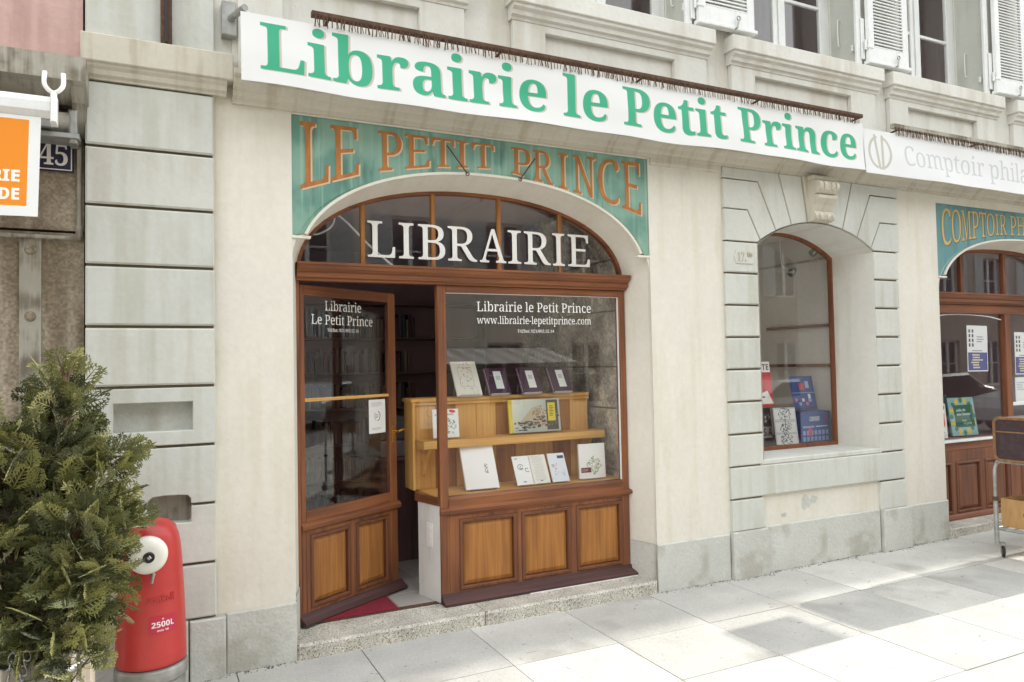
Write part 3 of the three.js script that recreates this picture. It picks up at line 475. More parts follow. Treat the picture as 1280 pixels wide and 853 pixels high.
{ // granite door steps
  const s = thing('door_step', 'speckled granite step below the open wooden door', 'step', [2.1, 0, -0.15]);
  for (const [a, b] of [[-1.322, -0.09], [-0.084, 1.338]]) {
    const g = cb(a, b, -0.02, 0.093, -0.2, 0.172, 0.014); mesh('step_stone', g, M.granite, s);
  }
  const s2 = thing('door_step', 'worn low granite step behind the trolley', 'step', [8.36, 0, -0.15]);
  for (const [a, b] of [[-1.45, -0.5], [-0.494, 0.6], [0.606, 1.45]]) mesh('step_stone', cb(a, b, -0.02, 0.085, -0.2, 0.165, 0.012), M.granite, s2);
  const mat = mesh('door_mat', cb(-0.42, 0.42, 0, 0.012, -0.55, 0.0, 0.003), std({ map: tex((u, v) => sc([136, 34, 52], 0.7 + 0.5 * vn(u, v, 120, 120, 1100)), 256, 0.3), roughness: 1 }));
  mat.position.set(1.08, 0.101, -0.3); tag(mat, 'dark red door mat under the open wooden door', 'mat');
  const th = mesh('threshold', cb(0.84, 1.798, 0.093, 0.1015, -0.34, -0.295, 0.002), M.rust, bld);
}
// right hand shopfront
{
  const d = sub('shopfront', bld), z = -0.25, P = [redV, redH];
  mesh('transom', profX(transomProf(z).map(([a, y]) => [a, y - 0.03]), 7.0, 9.72), redH, d);
  mesh('head_rail', cb(7.0, 9.72, 2.2, 2.294, -0.31, z), redH, d);
  for (const [a, b] of [[7.0, 7.06], [8.355, 8.45], [9.66, 9.72]]) mesh('post', cb(a, b, 0.09, 2.1995, -0.31, z + 0.003), redV, d);
  panelSet([[6.98 + 0.09, 7.37], [7.43, 7.845], [7.915, 8.33]], 0.14, 0.665, 7.06, 8.355, 0.09, 0.78, z - 0.001, d, redV, redV);
  mesh('window_rail', cb(7.06, 8.355, 0.781, 0.865, -0.31, z - 0.002), redH, d);
  mesh('window_sill', cb(7.0, 8.36, 0.8655, 0.885, -0.31, z + 0.03), M.whitePaint, d);
  mesh('base_board', profX([[-0.3, 0.086], [z + 0.05, 0.086], [z + 0.05, 0.1], [z + 0.012, 0.115], [z, 0.13]], 7.0, 8.4), redH, d);
  mesh('pane', bx(7.05, 8.36, 0.886, 2.205, -0.29, -0.285), M.glass, d);
  mesh('pane_strip', tube([[7.07, 2.14, -0.281], [7.4, 2.185, -0.281], [7.75, 2.19, -0.281], [8.1, 2.175, -0.281], [8.345, 2.14, -0.281]], 0.006, 20, 6), M.white, d);
  mesh('display_floor', bx(7.02, 8.4, 0.84, 0.884, -0.8, -0.312), redH, d);
  panelSet([[8.55, 9.05], [9.1, 9.56]], 0.14, 0.665, 8.45, 9.66, 0.09, 0.9, z - 0.001, d, redV, redV);
  mesh('pane', bx(8.44, 9.67, 0.9, 2.205, -0.29, -0.285), M.glass, d);
  mesh('glazing_bar', cb(8.45, 9.66, 1.2, 1.235, -0.3, z + 0.004), M.whitePaint, d);
  const f = sub('fanlight', bld), e = arch(RX, BK2.a + 0.03, BK2.yc, BK2.b + 0.03, null, 0, 2.3, 48), e2 = arch(RX, BK2.a - 0.03, BK2.yc, BK2.b - 0.035, null, 0, 2.3, 48);
  mesh('frame', ext([...e, ...[...e2].reverse()].map((p) => [p[0], p[1]]), -0.33, -0.27), redH, f);
  const top = (x) => { let b = e2[0]; for (const p of e2) if (Math.abs(p[0] - x) < Math.abs(b[0] - x)) b = p; return b[1]; };
  for (const x of [7.69, 8.43, 9.12]) mesh('mullion', cb(x - 0.025, x + 0.025, 2.41, top(x) + 0.01, -0.315, -0.27), redV, f);
  const xs = [7.04, 7.69, 8.43, 9.12, 9.68];
  for (let i = 0; i < 4; i++) { const t = [], a = xs[i], b = xs[i + 1]; for (let k = 0; k <= 8; k++) { const x = b + (a - b) * k / 8; t.push([x, Math.max(2.42, top(x))]); } mesh('pane', ext([[a, 2.41], [b, 2.41], ...t], -0.295, -0.291), M.glass, f); }
}
{ // glazing of the stone framed window
  const d = sub('shop_window', bld), o = winArc(0.668, 2.72, 0.206, 0.931), n = winArc(0.645, 2.703, 0.198, 0.965);
  mesh('frame', ext(o, -0.44, -0.395, [n]), redV, d);
  mesh('pane', ext(winArc(0.64, 2.7, 0.195, 0.96), -0.422, -0.417), M.glass, d);
  for (const y of [2.07, 1.672]) mesh('wall_rail', cb(6.025, 6.054, y, y + 0.03, -1.4, -0.57, 0.004), oakH, d); mesh('picture_rail', cb(6.03, 6.0545, 2.745, 2.765, -1.99, -0.45, 0.003), M.trim, d);
}
// ---------------------------------------------------------------- banners
function banner(x0, x1, y0, y1, z, amp, seed, draw, label, sag) {
  const t = thing('banner', label, 'banner', [x0, y0, z]), w = x1 - x0, h = y1 - y0;
  const surf = (u, v) => amp * (Math.sin(u * w * 5.1 + seed + v * 1.2) * 0.35 + Math.sin(u * w * 11.3 + seed * 2 + v * 2.5) * 0.2 + Math.sin(u * w * 2.1 + v * 3) * 0.5) * (0.35 + 0.65 * (1 - Math.abs(2 * v - 0.9))) + 0.02 * (1 - v) * (1 - v);
  const yb = (u) => sag * (Math.sin(u * w * 3.3 + seed) * 0.5 + Math.sin(u * w * 7.7) * 0.3);
  const make = (dz) => { const g = new THREE.PlaneGeometry(1, 1, 160, 14), p = g.attributes.position; for (let i = 0; i < p.count; i++) { const u = p.getX(i) + 0.5, v = p.getY(i) + 0.5; p.setXYZ(i, u * w, v * h + (1 - v) * yb(u), surf(u, v) + dz); } g.computeVertexNormals(); return g; };
  const m = std({ map: canvasTex(2048, 256, draw), roughness: 0.62 });
  mesh('printed_sheet', make(0), m, t, true);
  mesh('backing_sheet', make(-0.003), M.whitePaint, t, true);
  return t;
}
function fitText(g, s, x, y, w, h, font) { // baseline y, cap height h, width w
  g.save(); g.font = `${font}`; const m = g.measureText(s), c = g.measureText('H'); g.translate(x, y); g.scale(w / (m.actualBoundingBoxRight + m.actualBoundingBoxLeft), h / c.actualBoundingBoxAscent); g.fillText(s, m.actualBoundingBoxLeft, 0); g.restore();
}
const b1 = banner(0.455, 5.575, 3.385, 3.795, 0.25, 0.018, 1.3, (g, w, h) => {
  g.fillStyle = '#e6e6e4'; g.fillRect(0, 0, w, h); const W = 'Librairie le Petit Prince', k = w / 5.12, X = 0.105 * k, Y = h * (1 - 0.08 / 0.41), cw = 4.92 * k, ch = h * 0.285 / 0.41;
  g.fillStyle = '#c9b9ae'; fitText(g, W, X + 5, Y + 3, cw, ch, 'bold 200px serif'); g.strokeStyle = '#c9b9ae';
  g.fillStyle = '#36a880'; fitText(g, W, X, Y, cw, ch, 'bold 200px serif');
}, 'long white banner with green lettering strung above the shop arch', 0.012);
const b2 = banner(5.6, 10.1, 3.372, 3.765, 0.235, 0.014, 4.1, (g, w, h) => {
  g.fillStyle = '#e6e6e5'; g.fillRect(0, 0, w, h); const k = w / 4.5; g.fillStyle = '#c6c8c8';
  fitText(g, 'Comptoir philatélique', 0.52 * k, h * 0.70, 2.78 * k, h * 0.46, '200px serif');
  g.strokeStyle = '#c0beb0'; g.lineWidth = 0.03 * k; g.lineCap = 'round'; g.beginPath(); g.ellipse(0.2 * k, h * 0.5, 0.135 * k, h * 0.36, 0, -1.2, 1.2); g.stroke(); g.beginPath(); g.ellipse(0.2 * k, h * 0.5, 0.135 * k, h * 0.36, 0, Math.PI - 1.25, Math.PI + 1.25); g.stroke();
  g.beginPath(); g.moveTo(0.14 * k, h * 0.12); g.lineTo(0.19 * k, h * 0.86); g.lineTo(0.23 * k, h * 0.86); g.lineTo(0.235 * k, h * 0.12); g.stroke();
}, 'white banner with faint grey lettering and emblem above the stone framed window', 0.006);
function lacing(t, w, h, n, railMat, thick) { // rail above the sheet with the cord loops that hold it
  const R = h + 0.055; mesh('hanging_rail', profX([[-0.035, R - 0.004], [0.006, R - 0.006], [0.01, R + 0.004], [0.008, R + thick * 1.8], [-0.03, R + thick * 2]], 0.4, w), railMat, t);
  const L = []; for (let i = 0; i < n; i++) { const x = 0.42 + (w - 0.46) * (i + rr(-0.3, 0.3)) / n, a = rr(-0.01, 0.01), k = rr(0.002, 0.0045); L.push(rod([x, h - rr(0.006, 0.02), 0.012], [x + a, R, 0.01], k, 4)); if (rnd() < 0.5) L.push(rod([x + 0.014 + a, h - 0.008, 0.014], [x + a, R, 0.012], 0.0024, 4)); }
  tag(mesh('cord_loops', L, M.rust, t), 'dark cord loops lacing the sheet to its rail', null, null, 'stuff');
  for (let x = 0.5; x < w; x += 1.15) mesh('bracket', [rod([x, R, -0.02], [x, R - 0.02, -0.23], 0.01, 6)], M.rust, t);
}
lacing(b1, 5.12, 0.41, 190, M.rust, 0.014); lacing(b2, 4.5, 0.393, 190, M.ledge, 0.02);
{
  const pipe = thing('drain_pipe', 'dark narrow iron post on the corner pilaster above its capital', 'pipe', [0.075, 3.6, 0.06]);
  mesh('post', cb(-0.03, 0.03, 0, 1.5, -0.02, 0.03, 0.004), M.rust, pipe); mesh('strip', cb(-0.008, 0.008, 0.01, 1.5, 0.031, 0.042, 0.002), M.black, pipe);
  const br = thing('wall_bracket', 'small grey box bracket beside the left end of the green lettered banner', 'bracket', [0.42, 3.72, 0.03]);
  mesh('plate', cb(-0.05, 0.03, 0, 0.2, -0.03, 0.05, 0.004), M.zinc, br); mesh('arm', rod([0, 0.1, 0.05], [0.06, 0.1, 0.22], 0.02), M.zinc, br);
}
// ---------------------------------------------------------------- neighbouring house at the left
{
  const n = thing('neighbouring_house', 'house with raw concrete ground floor, stained ledge and pink upper wall', 'house', [-0.34, 0, 0]);
  mesh('concrete_wall', [bx(-8, 0.0, -0.05, 2.52, -0.4, -0.055), bx(-8, 0.0, 2.535, 3.2, -0.4, -0.06)], M.concrete, n);
  mesh('concrete_strip', bx(-0.3, -0.2, -0.05, 2.5, -0.0545, -0.043), M.ledge, n);
  for (let i = 0; i < 5; i++) mesh('bolt_cap', new THREE.SphereGeometry(0.028, 12, 8).scale(1, 1, 0.4).translate(-0.25, 2.42 - i * 0.36, -0.042), M.concrete, n);
  mesh('ledge', [profX([[-0.05, 3.2], [0.04, 3.2], [0.18, 3.265], [0.24, 3.272], [0.24, 3.4], [-0.05, 3.42]], -8, 0.03)], M.ledge, n);
  mesh('console', profX([[-0.05, 3.05], [0.0, 3.06], [0.1, 3.2], [0.18, 3.263], [-0.05, 3.263]], -0.045, 0.015), M.ledge, n);
  mesh('pink_wall', bx(-8, -0.001, 3.42, 8.2, -0.4, 0.0), M.pink, n);
  mesh('side_wall', bx(-8, -0.01, -0.05, 8.2, -9, -0.41), M.intWall, n);
  const p = thing('conduit', 'thin grey conduit pipe running down beside the stone pilaster', 'pipe', [-0.36, 1.9, -0.03]);
  mesh('riser', rod([0, 0.62, 0], [0, 1.25, 0], 0.012), M.ledge, p); mesh('branch', rod([-0.6, 0.59, 0], [0, 0.59, 0], 0.013), M.ledge, p); mesh('elbow', [new THREE.SphereGeometry(0.02, 10, 8).translate(0, 0.6, 0), rod([0, 0.6, 0], [0, 0.66, 0], 0.019)], M.ledge, p);
  const hn = thing('house_number_plate', 'dark blue enamel plate with white number 45 on the concrete wall', 'number plate', [-0.475, 2.855, -0.045]);
  mesh('plate', cb(-0.095, 0.087, 0, 0.192, -0.008, 0, 0.002), plain(0x2a2744, 0.35), hn);
  mesh('border', ext([[-0.086, 0.009], [0.078, 0.009], [0.078, 0.183], [-0.086, 0.183]], 0.0003, 0.0012, [[[-0.081, 0.014], [0.073, 0.014], [0.073, 0.178], [-0.081, 0.178]]]), M.letter, hn);
  mesh('numeral', textGeo(serifB, '4', -0.075, -0.008, 0.035, 0.155, 0.001).translate(0, 0, 0.0004), M.letter, hn); mesh('numeral', textGeo(serifB, '5', -0.002, 0.058, 0.033, 0.157, 0.001).translate(0, 0, 0.0004), M.letter, hn);
  // retractable awning with its orange valance
  const a = thing('awning', 'rolled white awning with an orange lettered valance below the stained ledge', 'awning', [-0.45, 2.98, 0.02]);
  mesh('roller', rod([-3, 0.12, 0.03], [0.07, 0.12, 0.03], 0.055, 16), M.ledge, a);
  mesh('roller_case', [cb(-3, 0.1, 0.02, 0.05, -0.06, 0.1, 0.004), cb(0.05, 0.09, 0.0, 0.18, -0.05, 0.09, 0.01)], M.zinc, a);
  mesh('front_bar', [profX([[0.28, 0.05], [0.33, 0.045], [0.36, 0.075], [0.36, 0.12], [0.33, 0.155], [0.29, 0.155], [0.275, 0.1]], -3, -0.005)], M.whitePaint, a);
  mesh('end_cap', cb(-0.004, 0.022, 0.02, 0.16, 0.265, 0.365, 0.012), M.white, a);
  mesh('fork', tube([[-0.028, 0.27, 0.36], [-0.026, 0.2, 0.37], [0.012, 0.165, 0.37], [0.05, 0.2, 0.37], [0.052, 0.27, 0.36]], 0.011, 24, 8), M.white, a);
  mesh('fork_stem', rod([0.012, 0.165, 0.37], [0.012, 0.02, 0.37], 0.014), M.white, a);
  mesh('folding_arm', cb(-1.2, -0.02, 0.06, 0.1, 0.1, 0.13, 0.005), M.zinc, a);
  const vg = new THREE.PlaneGeometry(1, 1, 20, 8), vp = vg.attributes.position;
  for (let i = 0; i < vp.count; i++) { const u = vp.getX(i) + 0.5, v = vp.getY(i) + 0.5; vp.setXYZ(i, -1.25 + u * 1.205 - 0.012 * (1 - v), 0.045 - (1 - v) * 0.5, 0.335 + 0.012 * Math.sin(u * 14 + v) * (1 - v)); }
  vg.computeVertexNormals();
  mesh('valance', vg, std({ map: canvasTex(1024, 424, (g, w, h) => { g.fillStyle = '#eeeeec'; g.fillRect(0, 0, w, h); g.fillStyle = '#f0901e'; g.fillRect(0, h * 0.04, w - 42, h * 0.86); g.fillStyle = '#f4f2ec'; fitText(g, 'RIE', w - 168, h * 0.66, 100, h * 0.115, '900 200px sans-serif'); fitText(g, 'DE', w - 140, h * 0.84, 72, h * 0.115, '900 200px sans-serif'); }), roughness: 0.7 }), a, true);
}
// ---------------------------------------------------------------- hydrant
{
  const h = thing('fire_hydrant', 'red fire hydrant with a round white cap between the conifer and the pilaster', 'hydrant', [-0.012, 0, 0.3]);
  const red = new THREE.MeshPhysicalMaterial({ map: tex((u, v) => { const n = fbm(u, v, 6, 6, 5, 1200), f = vn(u, v, 90, 90, 1201); let c = sc([198, 50, 46], 0.9 + 0.14 * n); if (f > 0.965) c = [150, 40, 36]; return c; }, 256, 0.5), roughness: 0.42, clearcoat: 0.35, clearcoatRoughness: 0.25 });
  const prof = [[0.001, 0.255], [0.158, 0.255], [0.168, 0.262], [0.169, 0.28], [0.165, 0.45], [0.158, 0.62], [0.15, 0.76], [0.143, 0.85], [0.134, 0.9], [0.118, 0.942], [0.09, 0.97], [0.05, 0.983], [0.001, 0.987]];
  const rad = (y) => { for (let i = 2; i < prof.length - 1; i++) if (y <= prof[i + 1][1]) { const t = (y - prof[i][1]) / (prof[i + 1][1] - prof[i][1]); return prof[i][0] + t * (prof[i + 1][0] - prof[i][0]); } return 0.1; };
  mesh('body', lathe(prof, 48), red, h);
  const wrap = (g, out) => { const p = g.attributes.position; for (let k = 0; k < p.count; k++) { const y = p.getY(k), r = rad(y) + p.getZ(k) + out, a = p.getX(k) / 0.16; p.setXYZ(k, r * Math.sin(a), y, r * Math.cos(a)); } g.computeVertexNormals(); return g; };
  mesh('embossed_name', wrap(textGeo(sansB, 'vonRoll', -0.02, 0.115, 0.585, 0.622, 0.006, 'line'), -0.001), red, h);
  const pg = new THREE.PlaneGeometry(0.125, 0.085, 10, 1).translate(0.055, 0.475, 0);
  mesh('rating_plate', wrap(pg, 0.002), std({ roughness: 0.5, map: canvasTex(256, 160, (g, w, hh) => { g.fillStyle = '#c02846'; g.fillRect(0, 0, w, hh); g.fillStyle = '#f2ecec'; fitText(g, '2500L', 18, 100, 220, 52, 'bold 100px sans-serif'); fitText(g, 'min 16', 70, 140, 110, 20, 'bold 60px sans-serif'); fitText(g, 'Ø', 118, 34, 16, 16, 'bold 60px sans-serif'); }) }), h, true);
  const cap = sub('outlet_cap', h); cap.position.set(-0.015, 0.83, 0.145); cap.rotation.set(0.08, 0.12, 0);
  mesh('disc', lathe([[0.001, 0.05], [0.05, 0.05], [0.075, 0.044], [0.09, 0.03], [0.094, 0.01], [0.09, -0.03], [0.001, -0.03]], 36).rotateX(Math.PI / 2), std({ color: 0xe8e6dc, roughness: 0.45 }), cap);
  mesh('lock', lathe([[0.001, 0.053], [0.018, 0.053], [0.02, 0.058], [0.026, 0.058], [0.028, 0.048], [0.001, 0.048]], 24).rotateX(Math.PI / 2), M.black, cap);
  mesh('lock_bolt', cb(-0.009, 0.009, -0.009, 0.009, 0.054, 0.062, 0.002).rotateZ(0.6), M.zinc, cap);
  mesh('pull_pin', [rod([0.01, 0.72, 0.15], [0.014, 0.735, 0.165], 0.008), rod([0.012, 0.735, 0.163], [0.004, 0.69, 0.17], 0.007)], M.zinc, h);
  mesh('base_ring', lathe([[0.001, 0.18], [0.166, 0.18], [0.174, 0.188], [0.174, 0.235], [0.168, 0.254], [0.001, 0.254]], 48), M.zinc, h);
  mesh('foot', lathe([[0.001, -0.02], [0.172, -0.02], [0.172, 0.05], [0.163, 0.06], [0.163, 0.179], [0.001, 0.179]], 48), M.zinc, h);
}
// ---------------------------------------------------------------- planter and conifer
{
  const p = thing('planter', 'round weathered wooden tub holding the conifer', 'planter', [-0.58, 0, 0.8]);
  const N = 22; for (let i = 0; i < N; i++) { const a = i / N * Math.PI * 2, st = cb(-0.049, 0.049, 0, 0.6 + rr(-0.004, 0.004), -0.022, 0.0, 0.004); const m = mesh('stave', st, i % 3 ? M.tub ??= std({ map: woodTex([168, 160, 146], [118, 110, 98], 1300, true, 0.9, 0.4), roughness: 0.9 }) : M.tub2 ??= std({ map: woodTex([186, 180, 168], [136, 128, 116], 1330, true, 0.9, 0.4), roughness: 0.9 }), p); m.position.set(0.34 * Math.sin(a), 0, 0.34 * Math.cos(a)); m.rotation.y = a; }
  for (const y of [0.1, 0.52]) mesh('hoop', new THREE.TorusGeometry(0.345, 0.012, 6, 40).scale(1, 1, 1.6).rotateX(Math.PI / 2).translate(0, y, 0), M.zinc, p);
  mesh('soil', new THREE.CylinderGeometry(0.325, 0.31, 0.5, 30).translate(0, 0.29, 0), M.bed, p);
  const ch = thing('chain', 'short steel chain with a ring hanging on the wooden tub', 'chain', [-0.5, 0.64, 1.13]);
  const link = new THREE.TorusGeometry(0.017, 0.004, 6, 12).scale(0.7, 1.2, 1);
  for (let i = 0; i < 5; i++) for (const s of [0, 1]) mesh('link', link.clone().rotateY(i % 2 ? 1.5 : 0.2).rotateZ(s ? 0.25 : -0.2).translate(s * 0.05 + i * (s ? -0.006 : -0.004), -i * 0.028, 0.0), M.steel, ch);
  mesh('ring', new THREE.TorusGeometry(0.06, 0.006, 8, 28).rotateX(-0.9).translate(0.015, -0.16, 0.03), M.steel, ch);

  // conifer: trunk, limbs and flat fan shaped sprays
  const t = thing('conifer_shrub', 'bushy green conifer with drooping scale leaved sprays in the wooden tub', 'shrub', [-0.55, 0.5, 0.8]);
  const bark = std({ color: 0x5a4034, roughness: 1 });
  mesh('trunk', [tube([[0, 0, 0], [0.02, 0.4, 0.01], [0.06, 0.8, -0.02], [0.2, 1.3, -0.1]], 0.022, 20, 7), tube([[0, 0.05, 0], [-0.1, 0.5, -0.03], [-0.18, 1.05, -0.05]], 0.018, 16, 6), tube([[0, 0.05, 0], [0.12, 0.35, 0.08], [0.28, 0.6, 0.12]], 0.016, 16, 6)], bark, t);
  const blobs = [[-0.06, 0.48, 0.02, 0.34, 0.38, 0.26, 7], [0.19, 1.06, -0.1, 0.075, 0.22, 0.09, 1.6], [0.14, 0.86, -0.06, 0.13, 0.15, 0.15, 1.6], [-0.22, 0.85, -0.02, 0.25, 0.17, 0.22, 2.6], [-0.04, 0.97, 0, 0.1, 0.1, 0.1, 0.6], [0.27, 0.56, 0.1, 0.13, 0.17, 0.16, 2.2], [0.32, 0.83, -0.06, 0.14, 0.06, 0.12, 1.0], [0.41, 0.6, 0.02, 0.09, 0.06, 0.08, 0.6], [0.14, 0.24, 0.2, 0.17, 0.18, 0.12, 2.4], [-0.3, 0.48, 0.18, 0.26, 0.24, 0.2, 2.2], [0.26, 0.1, 0.26, 0.07, 0.12, 0.07, 0.9], [0.3, 0.33, 0.16, 0.1, 0.12, 0.1, 1.2], [0.22, 0.4, 0.24, 0.09, 0.1, 0.07, 0.8]];
  const tot = blobs.reduce((s, b) => s + b[6], 0), pos = [], nor = [], col = [], limbs = [];
  const greens = [[0.085, 0.095, 0.024], [0.12, 0.128, 0.03], [0.06, 0.07, 0.02], [0.155, 0.155, 0.04], [0.2, 0.195, 0.06]], brown = [0.16, 0.09, 0.055], fresh = [[0.2, 0.205, 0.05], [0.27, 0.265, 0.07], [0.34, 0.33, 0.11], [0.145, 0.16, 0.04]];
  const q = new THREE.Quaternion(), v = new THREE.Vector3(), e = new THREE.Euler();
  function quad(a, b, w, c) { // flat narrow leaf from a to b in the spray's plane, bellied
    const dx = b[0] - a[0], dy = b[1] - a[1], L = Math.hypot(dx, dy) || 1, nx = -dy / L * w, ny = dx / L * w, mx = (a[0] + b[0]) / 2, my = (a[1] + b[1]) / 2, zz = -0.12 * (a[0] * a[0] + a[1] * a[1]) / 0.12, zb = -0.12 * (b[0] * b[0] + b[1] * b[1]) / 0.12;
    return [[a[0], a[1], zz], [mx + nx, my + ny, (zz + zb) / 2 + 0.002], [b[0], b[1], zb], [a[0], a[1], zz], [b[0], b[1], zb], [mx - nx, my - ny, (zz + zb) / 2 + 0.002]].map((p) => [...p, c]);
  }
  function sprayShape(L, c) { // y is the axis
    const o = [...quad([0, 0], [0, L], 0.0035, c)];
    const n = 7; for (let i = 1; i <= n; i++) for (const s of [-1, 1]) {
      const y = L * (i - (s > 0 ? 0.5 : 0.15)) / (n + 0.6), l = L * 0.52 * Math.sin(Math.PI * (0.2 + 0.72 * i / n)) * rr(0.8, 1.15), a = rr(0.6, 0.95), ex = s * Math.sin(a) * l, ey = y + Math.cos(a) * l;
      o.push(...quad([0, y], [ex, ey], 0.0042, c));
      for (const f of [0.4, 0.7]) for (const r of [-1, 1]) { const bx0 = ex * f, by0 = y + (ey - y) * f, aa = a + r * 0.7, ll = l * 0.38 * rr(0.8, 1.2); o.push(...quad([bx0, by0], [bx0 + s * Math.sin(aa) * ll, by0 + Math.cos(aa) * ll], 0.0036, c)); }
    } return o;
  }
  const shapes = Array.from({ length: 10 }, (_, i) => sprayShape(1 * (0.085 + 0.008 * i), 0));
  for (const b of blobs) {
    const cnt = Math.round(1500 * b[6] / tot);
    for (let i = 0; i < cnt; i++) {
      const th = rr(0, 6.283), ph = Math.acos(rr(-1, 1)), R = Math.pow(rnd(), 0.42);
      const d = [Math.sin(ph) * Math.cos(th), Math.cos(ph), Math.sin(ph) * Math.sin(th)];
      const lump = 0.78 + 0.44 * vn(th / 6.283 + 1, ph / 3.1416 + 1, 6, 5, Math.round(b[0] * 100) + 77);
      const c = [b[0] + d[0] * b[3] * R * lump, b[1] + d[1] * b[4] * R * lump, b[2] + d[2] * b[5] * R * lump];
      // direction: outward, upward at the top, drooping low down
      v.set(d[0] + 0.25 * rr(-1, 1), d[1] * 0.5 + 0.45 - 0.5 * Math.max(0, 0.6 - c[1]) + 0.3 * rr(-1, 1), d[2] + 0.25 * rr(-1, 1)).normalize();
      q.setFromUnitVectors(new THREE.Vector3(0, 1, 0), v); const q2 = new THREE.Quaternion().setFromAxisAngle(v, rr(0, 6.283)); q.premultiply(q2);
      const dead = R < 0.55 && c[0] < 0.05 && rnd() < 0.45, tips = R > 0.62 && rnd() < 0.75, base = dead ? brown : tips ? fresh[(rnd() * 4) | 0] : greens[(rnd() * 3) | 0], k = rr(0.75, 1.2);
      const s = shapes[(rnd() * 10) | 0], n = new THREE.Vector3(), A = new THREE.Vector3(), B = new THREE.Vector3(), C2 = new THREE.Vector3();
      for (let m = 0; m < s.length; m += 3) {
        A.set(s[m][0], s[m][1], s[m][2]).applyQuaternion(q); B.set(s[m + 1][0], s[m + 1][1], s[m + 1][2]).applyQuaternion(q); C2.set(s[m + 2][0], s[m + 2][1], s[m + 2][2]).applyQuaternion(q);
        for (const P of [A, B, C2]) pos.push(P.x + c[0], P.y + c[1], P.z + c[2]);
        n.copy(B).sub(A).cross(C2.sub(A)).normalize(); for (let z = 0; z < 3; z++) { nor.push(n.x, n.y, n.z); col.push(base[0] * k, base[1] * k, base[2] * k); }
      }
      if (i % 7 === 0) limbs.push(tube([[b[0] * 0.3, Math.max(0.05, c[1] - 0.3), b[2] * 0.3], [(b[0] * 0.3 + c[0]) / 2, c[1] - 0.14, (b[2] * 0.3 + c[2]) / 2], c], 0.0035, 6, 4));
    }
  }
  mesh('branches', limbs, bark, t);
  const g = new THREE.BufferGeometry(); g.setAttribute('position', new THREE.Float32BufferAttribute(pos, 3)); g.setAttribute('normal', new THREE.Float32BufferAttribute(nor, 3)); g.setAttribute('color', new THREE.Float32BufferAttribute(col, 3));
  const cr = new THREE.Mesh(g, new THREE.MeshPhysicalMaterial({ vertexColors: true, roughness: 0.75, transmission: 0.35, thickness: 0, side: THREE.DoubleSide })); cr.name = 'crown'; cr.castShadow = cr.receiveShadow = true; tag(cr, null, null, null, 'stuff'); t.add(cr);
}
// ---------------------------------------------------------------- display case behind the glass and its books
{
  const c = thing('display_case', 'pine display case with a plank back and a thick shelf behind the window', 'display case', [2.55, 0.825, -0.72]);
  for (let i = 0; i < 9; i++) mesh('plank', cb(-0.78 + i * 0.1705, -0.78 + i * 0.1705 + 0.169, 0, 0.655, -0.02, rr(-0.002, 0.001), 0.003), i % 3 === 1 ? panV : pineV, c);
  mesh('top_board', cb(-0.81, 0.755, 0.656, 0.685, -0.2, 0.03, 0.005), pineH, c);
  mesh('top_moulding', cb(-0.795, 0.76, 0.63, 0.6555, 0.0015, 0.016, 0.004), pineH, c);
  mesh('shelf', cb(-0.77, 0.80, 0.315, 0.375, 0.002, 0.19, 0.005), pineH, c);
  mesh('side_board', cb(-0.8, -0.781, 0, 0.655, -0.18, 0.03, 0.003), pineV, c);
  for (const x of [-0.7, 0.7]) mesh('bracket', ext([[0.002, 0.1], [0.03, 0.11], [0.06, 0.2], [0.14, 0.29], [0.16, 0.314], [0.002, 0.314]], 0, 0.025).rotateY(-Math.PI / 2).translate(x, 0, 0), pineV, c);
}
const cover = (w, h, draw) => std({ map: canvasTex(w, h, draw), roughness: 0.45 });
const paper = (bg) => (g, w, h) => { g.fillStyle = bg; g.fillRect(0, 0, w, h); };
M.pages = plain(0xe6e2d6, 0.8); M.acrylic = plain(0xc9c7c4, 0.25);
function book(name, label, cat, [x, y, z], w, h, t, lean, yaw, front, back, group, stand = true) {
  const b = thing(name, label, cat, [x, y, z], group); b.rotation.order = 'YXZ'; b.rotation.y = yaw;
  const r = new THREE.Group(); r.rotation.x = 0; const M4 = new THREE.Matrix4().makeRotationX(-lean).setPosition(0, 0.012, 0);
  const fr = new THREE.PlaneGeometry(w, h).translate(0, h / 2, 0.0008); fr.applyMatrix4(M4); mesh('front_cover', fr, front, b, true);
  mesh('binding', [cb(-w / 2, w / 2, 0, h, -0.003, 0, 0.001).applyMatrix4(M4), cb(-w / 2, w / 2, 0, h, -t, -t + 0.003, 0.001).applyMatrix4(M4), bx(-w / 2, -w / 2 + 0.003, 0, h, -t + 0.003, -0.003).applyMatrix4(M4)], back, b);
  mesh('pages', bx(-w / 2 + 0.0031, w / 2 - 0.004, 0.003, h - 0.004, -t + 0.0031, -0.0031).applyMatrix4(M4), M.pages, b);
  if (stand) {
    const s = thing('book_stand', `clear plastic book stand under the ${label.split(' ').slice(0, 6).join(' ')}`, 'book stand', [x, y, z], 'book stands in the windows'); s.rotation.y = yaw;
    const hh = h * 0.8, th = t + 0.002; mesh('back_plate', cb(-w * 0.36, w * 0.36, 0, hh, -th - 0.003, -th, 0.001).applyMatrix4(M4), M.acrylic, s);
    mesh('lip', cb(-w * 0.4, w * 0.4, -0.004, -0.001, -th, 0.014, 0.001).applyMatrix4(M4), M.acrylic, s); mesh('foot', [rod([-w * 0.34, hh * 0.85, -hh * 0.85 * Math.sin(lean) - th], [-w * 0.34, 0, -hh * 0.85 * Math.sin(lean) - th - 0.05], 0.003, 6), rod([w * 0.34, hh * 0.85, -hh * 0.85 * Math.sin(lean) - th], [w * 0.34, 0, -hh * 0.85 * Math.sin(lean) - th - 0.05], 0.003, 6)], M.acrylic, s);
  }
  return b;
}
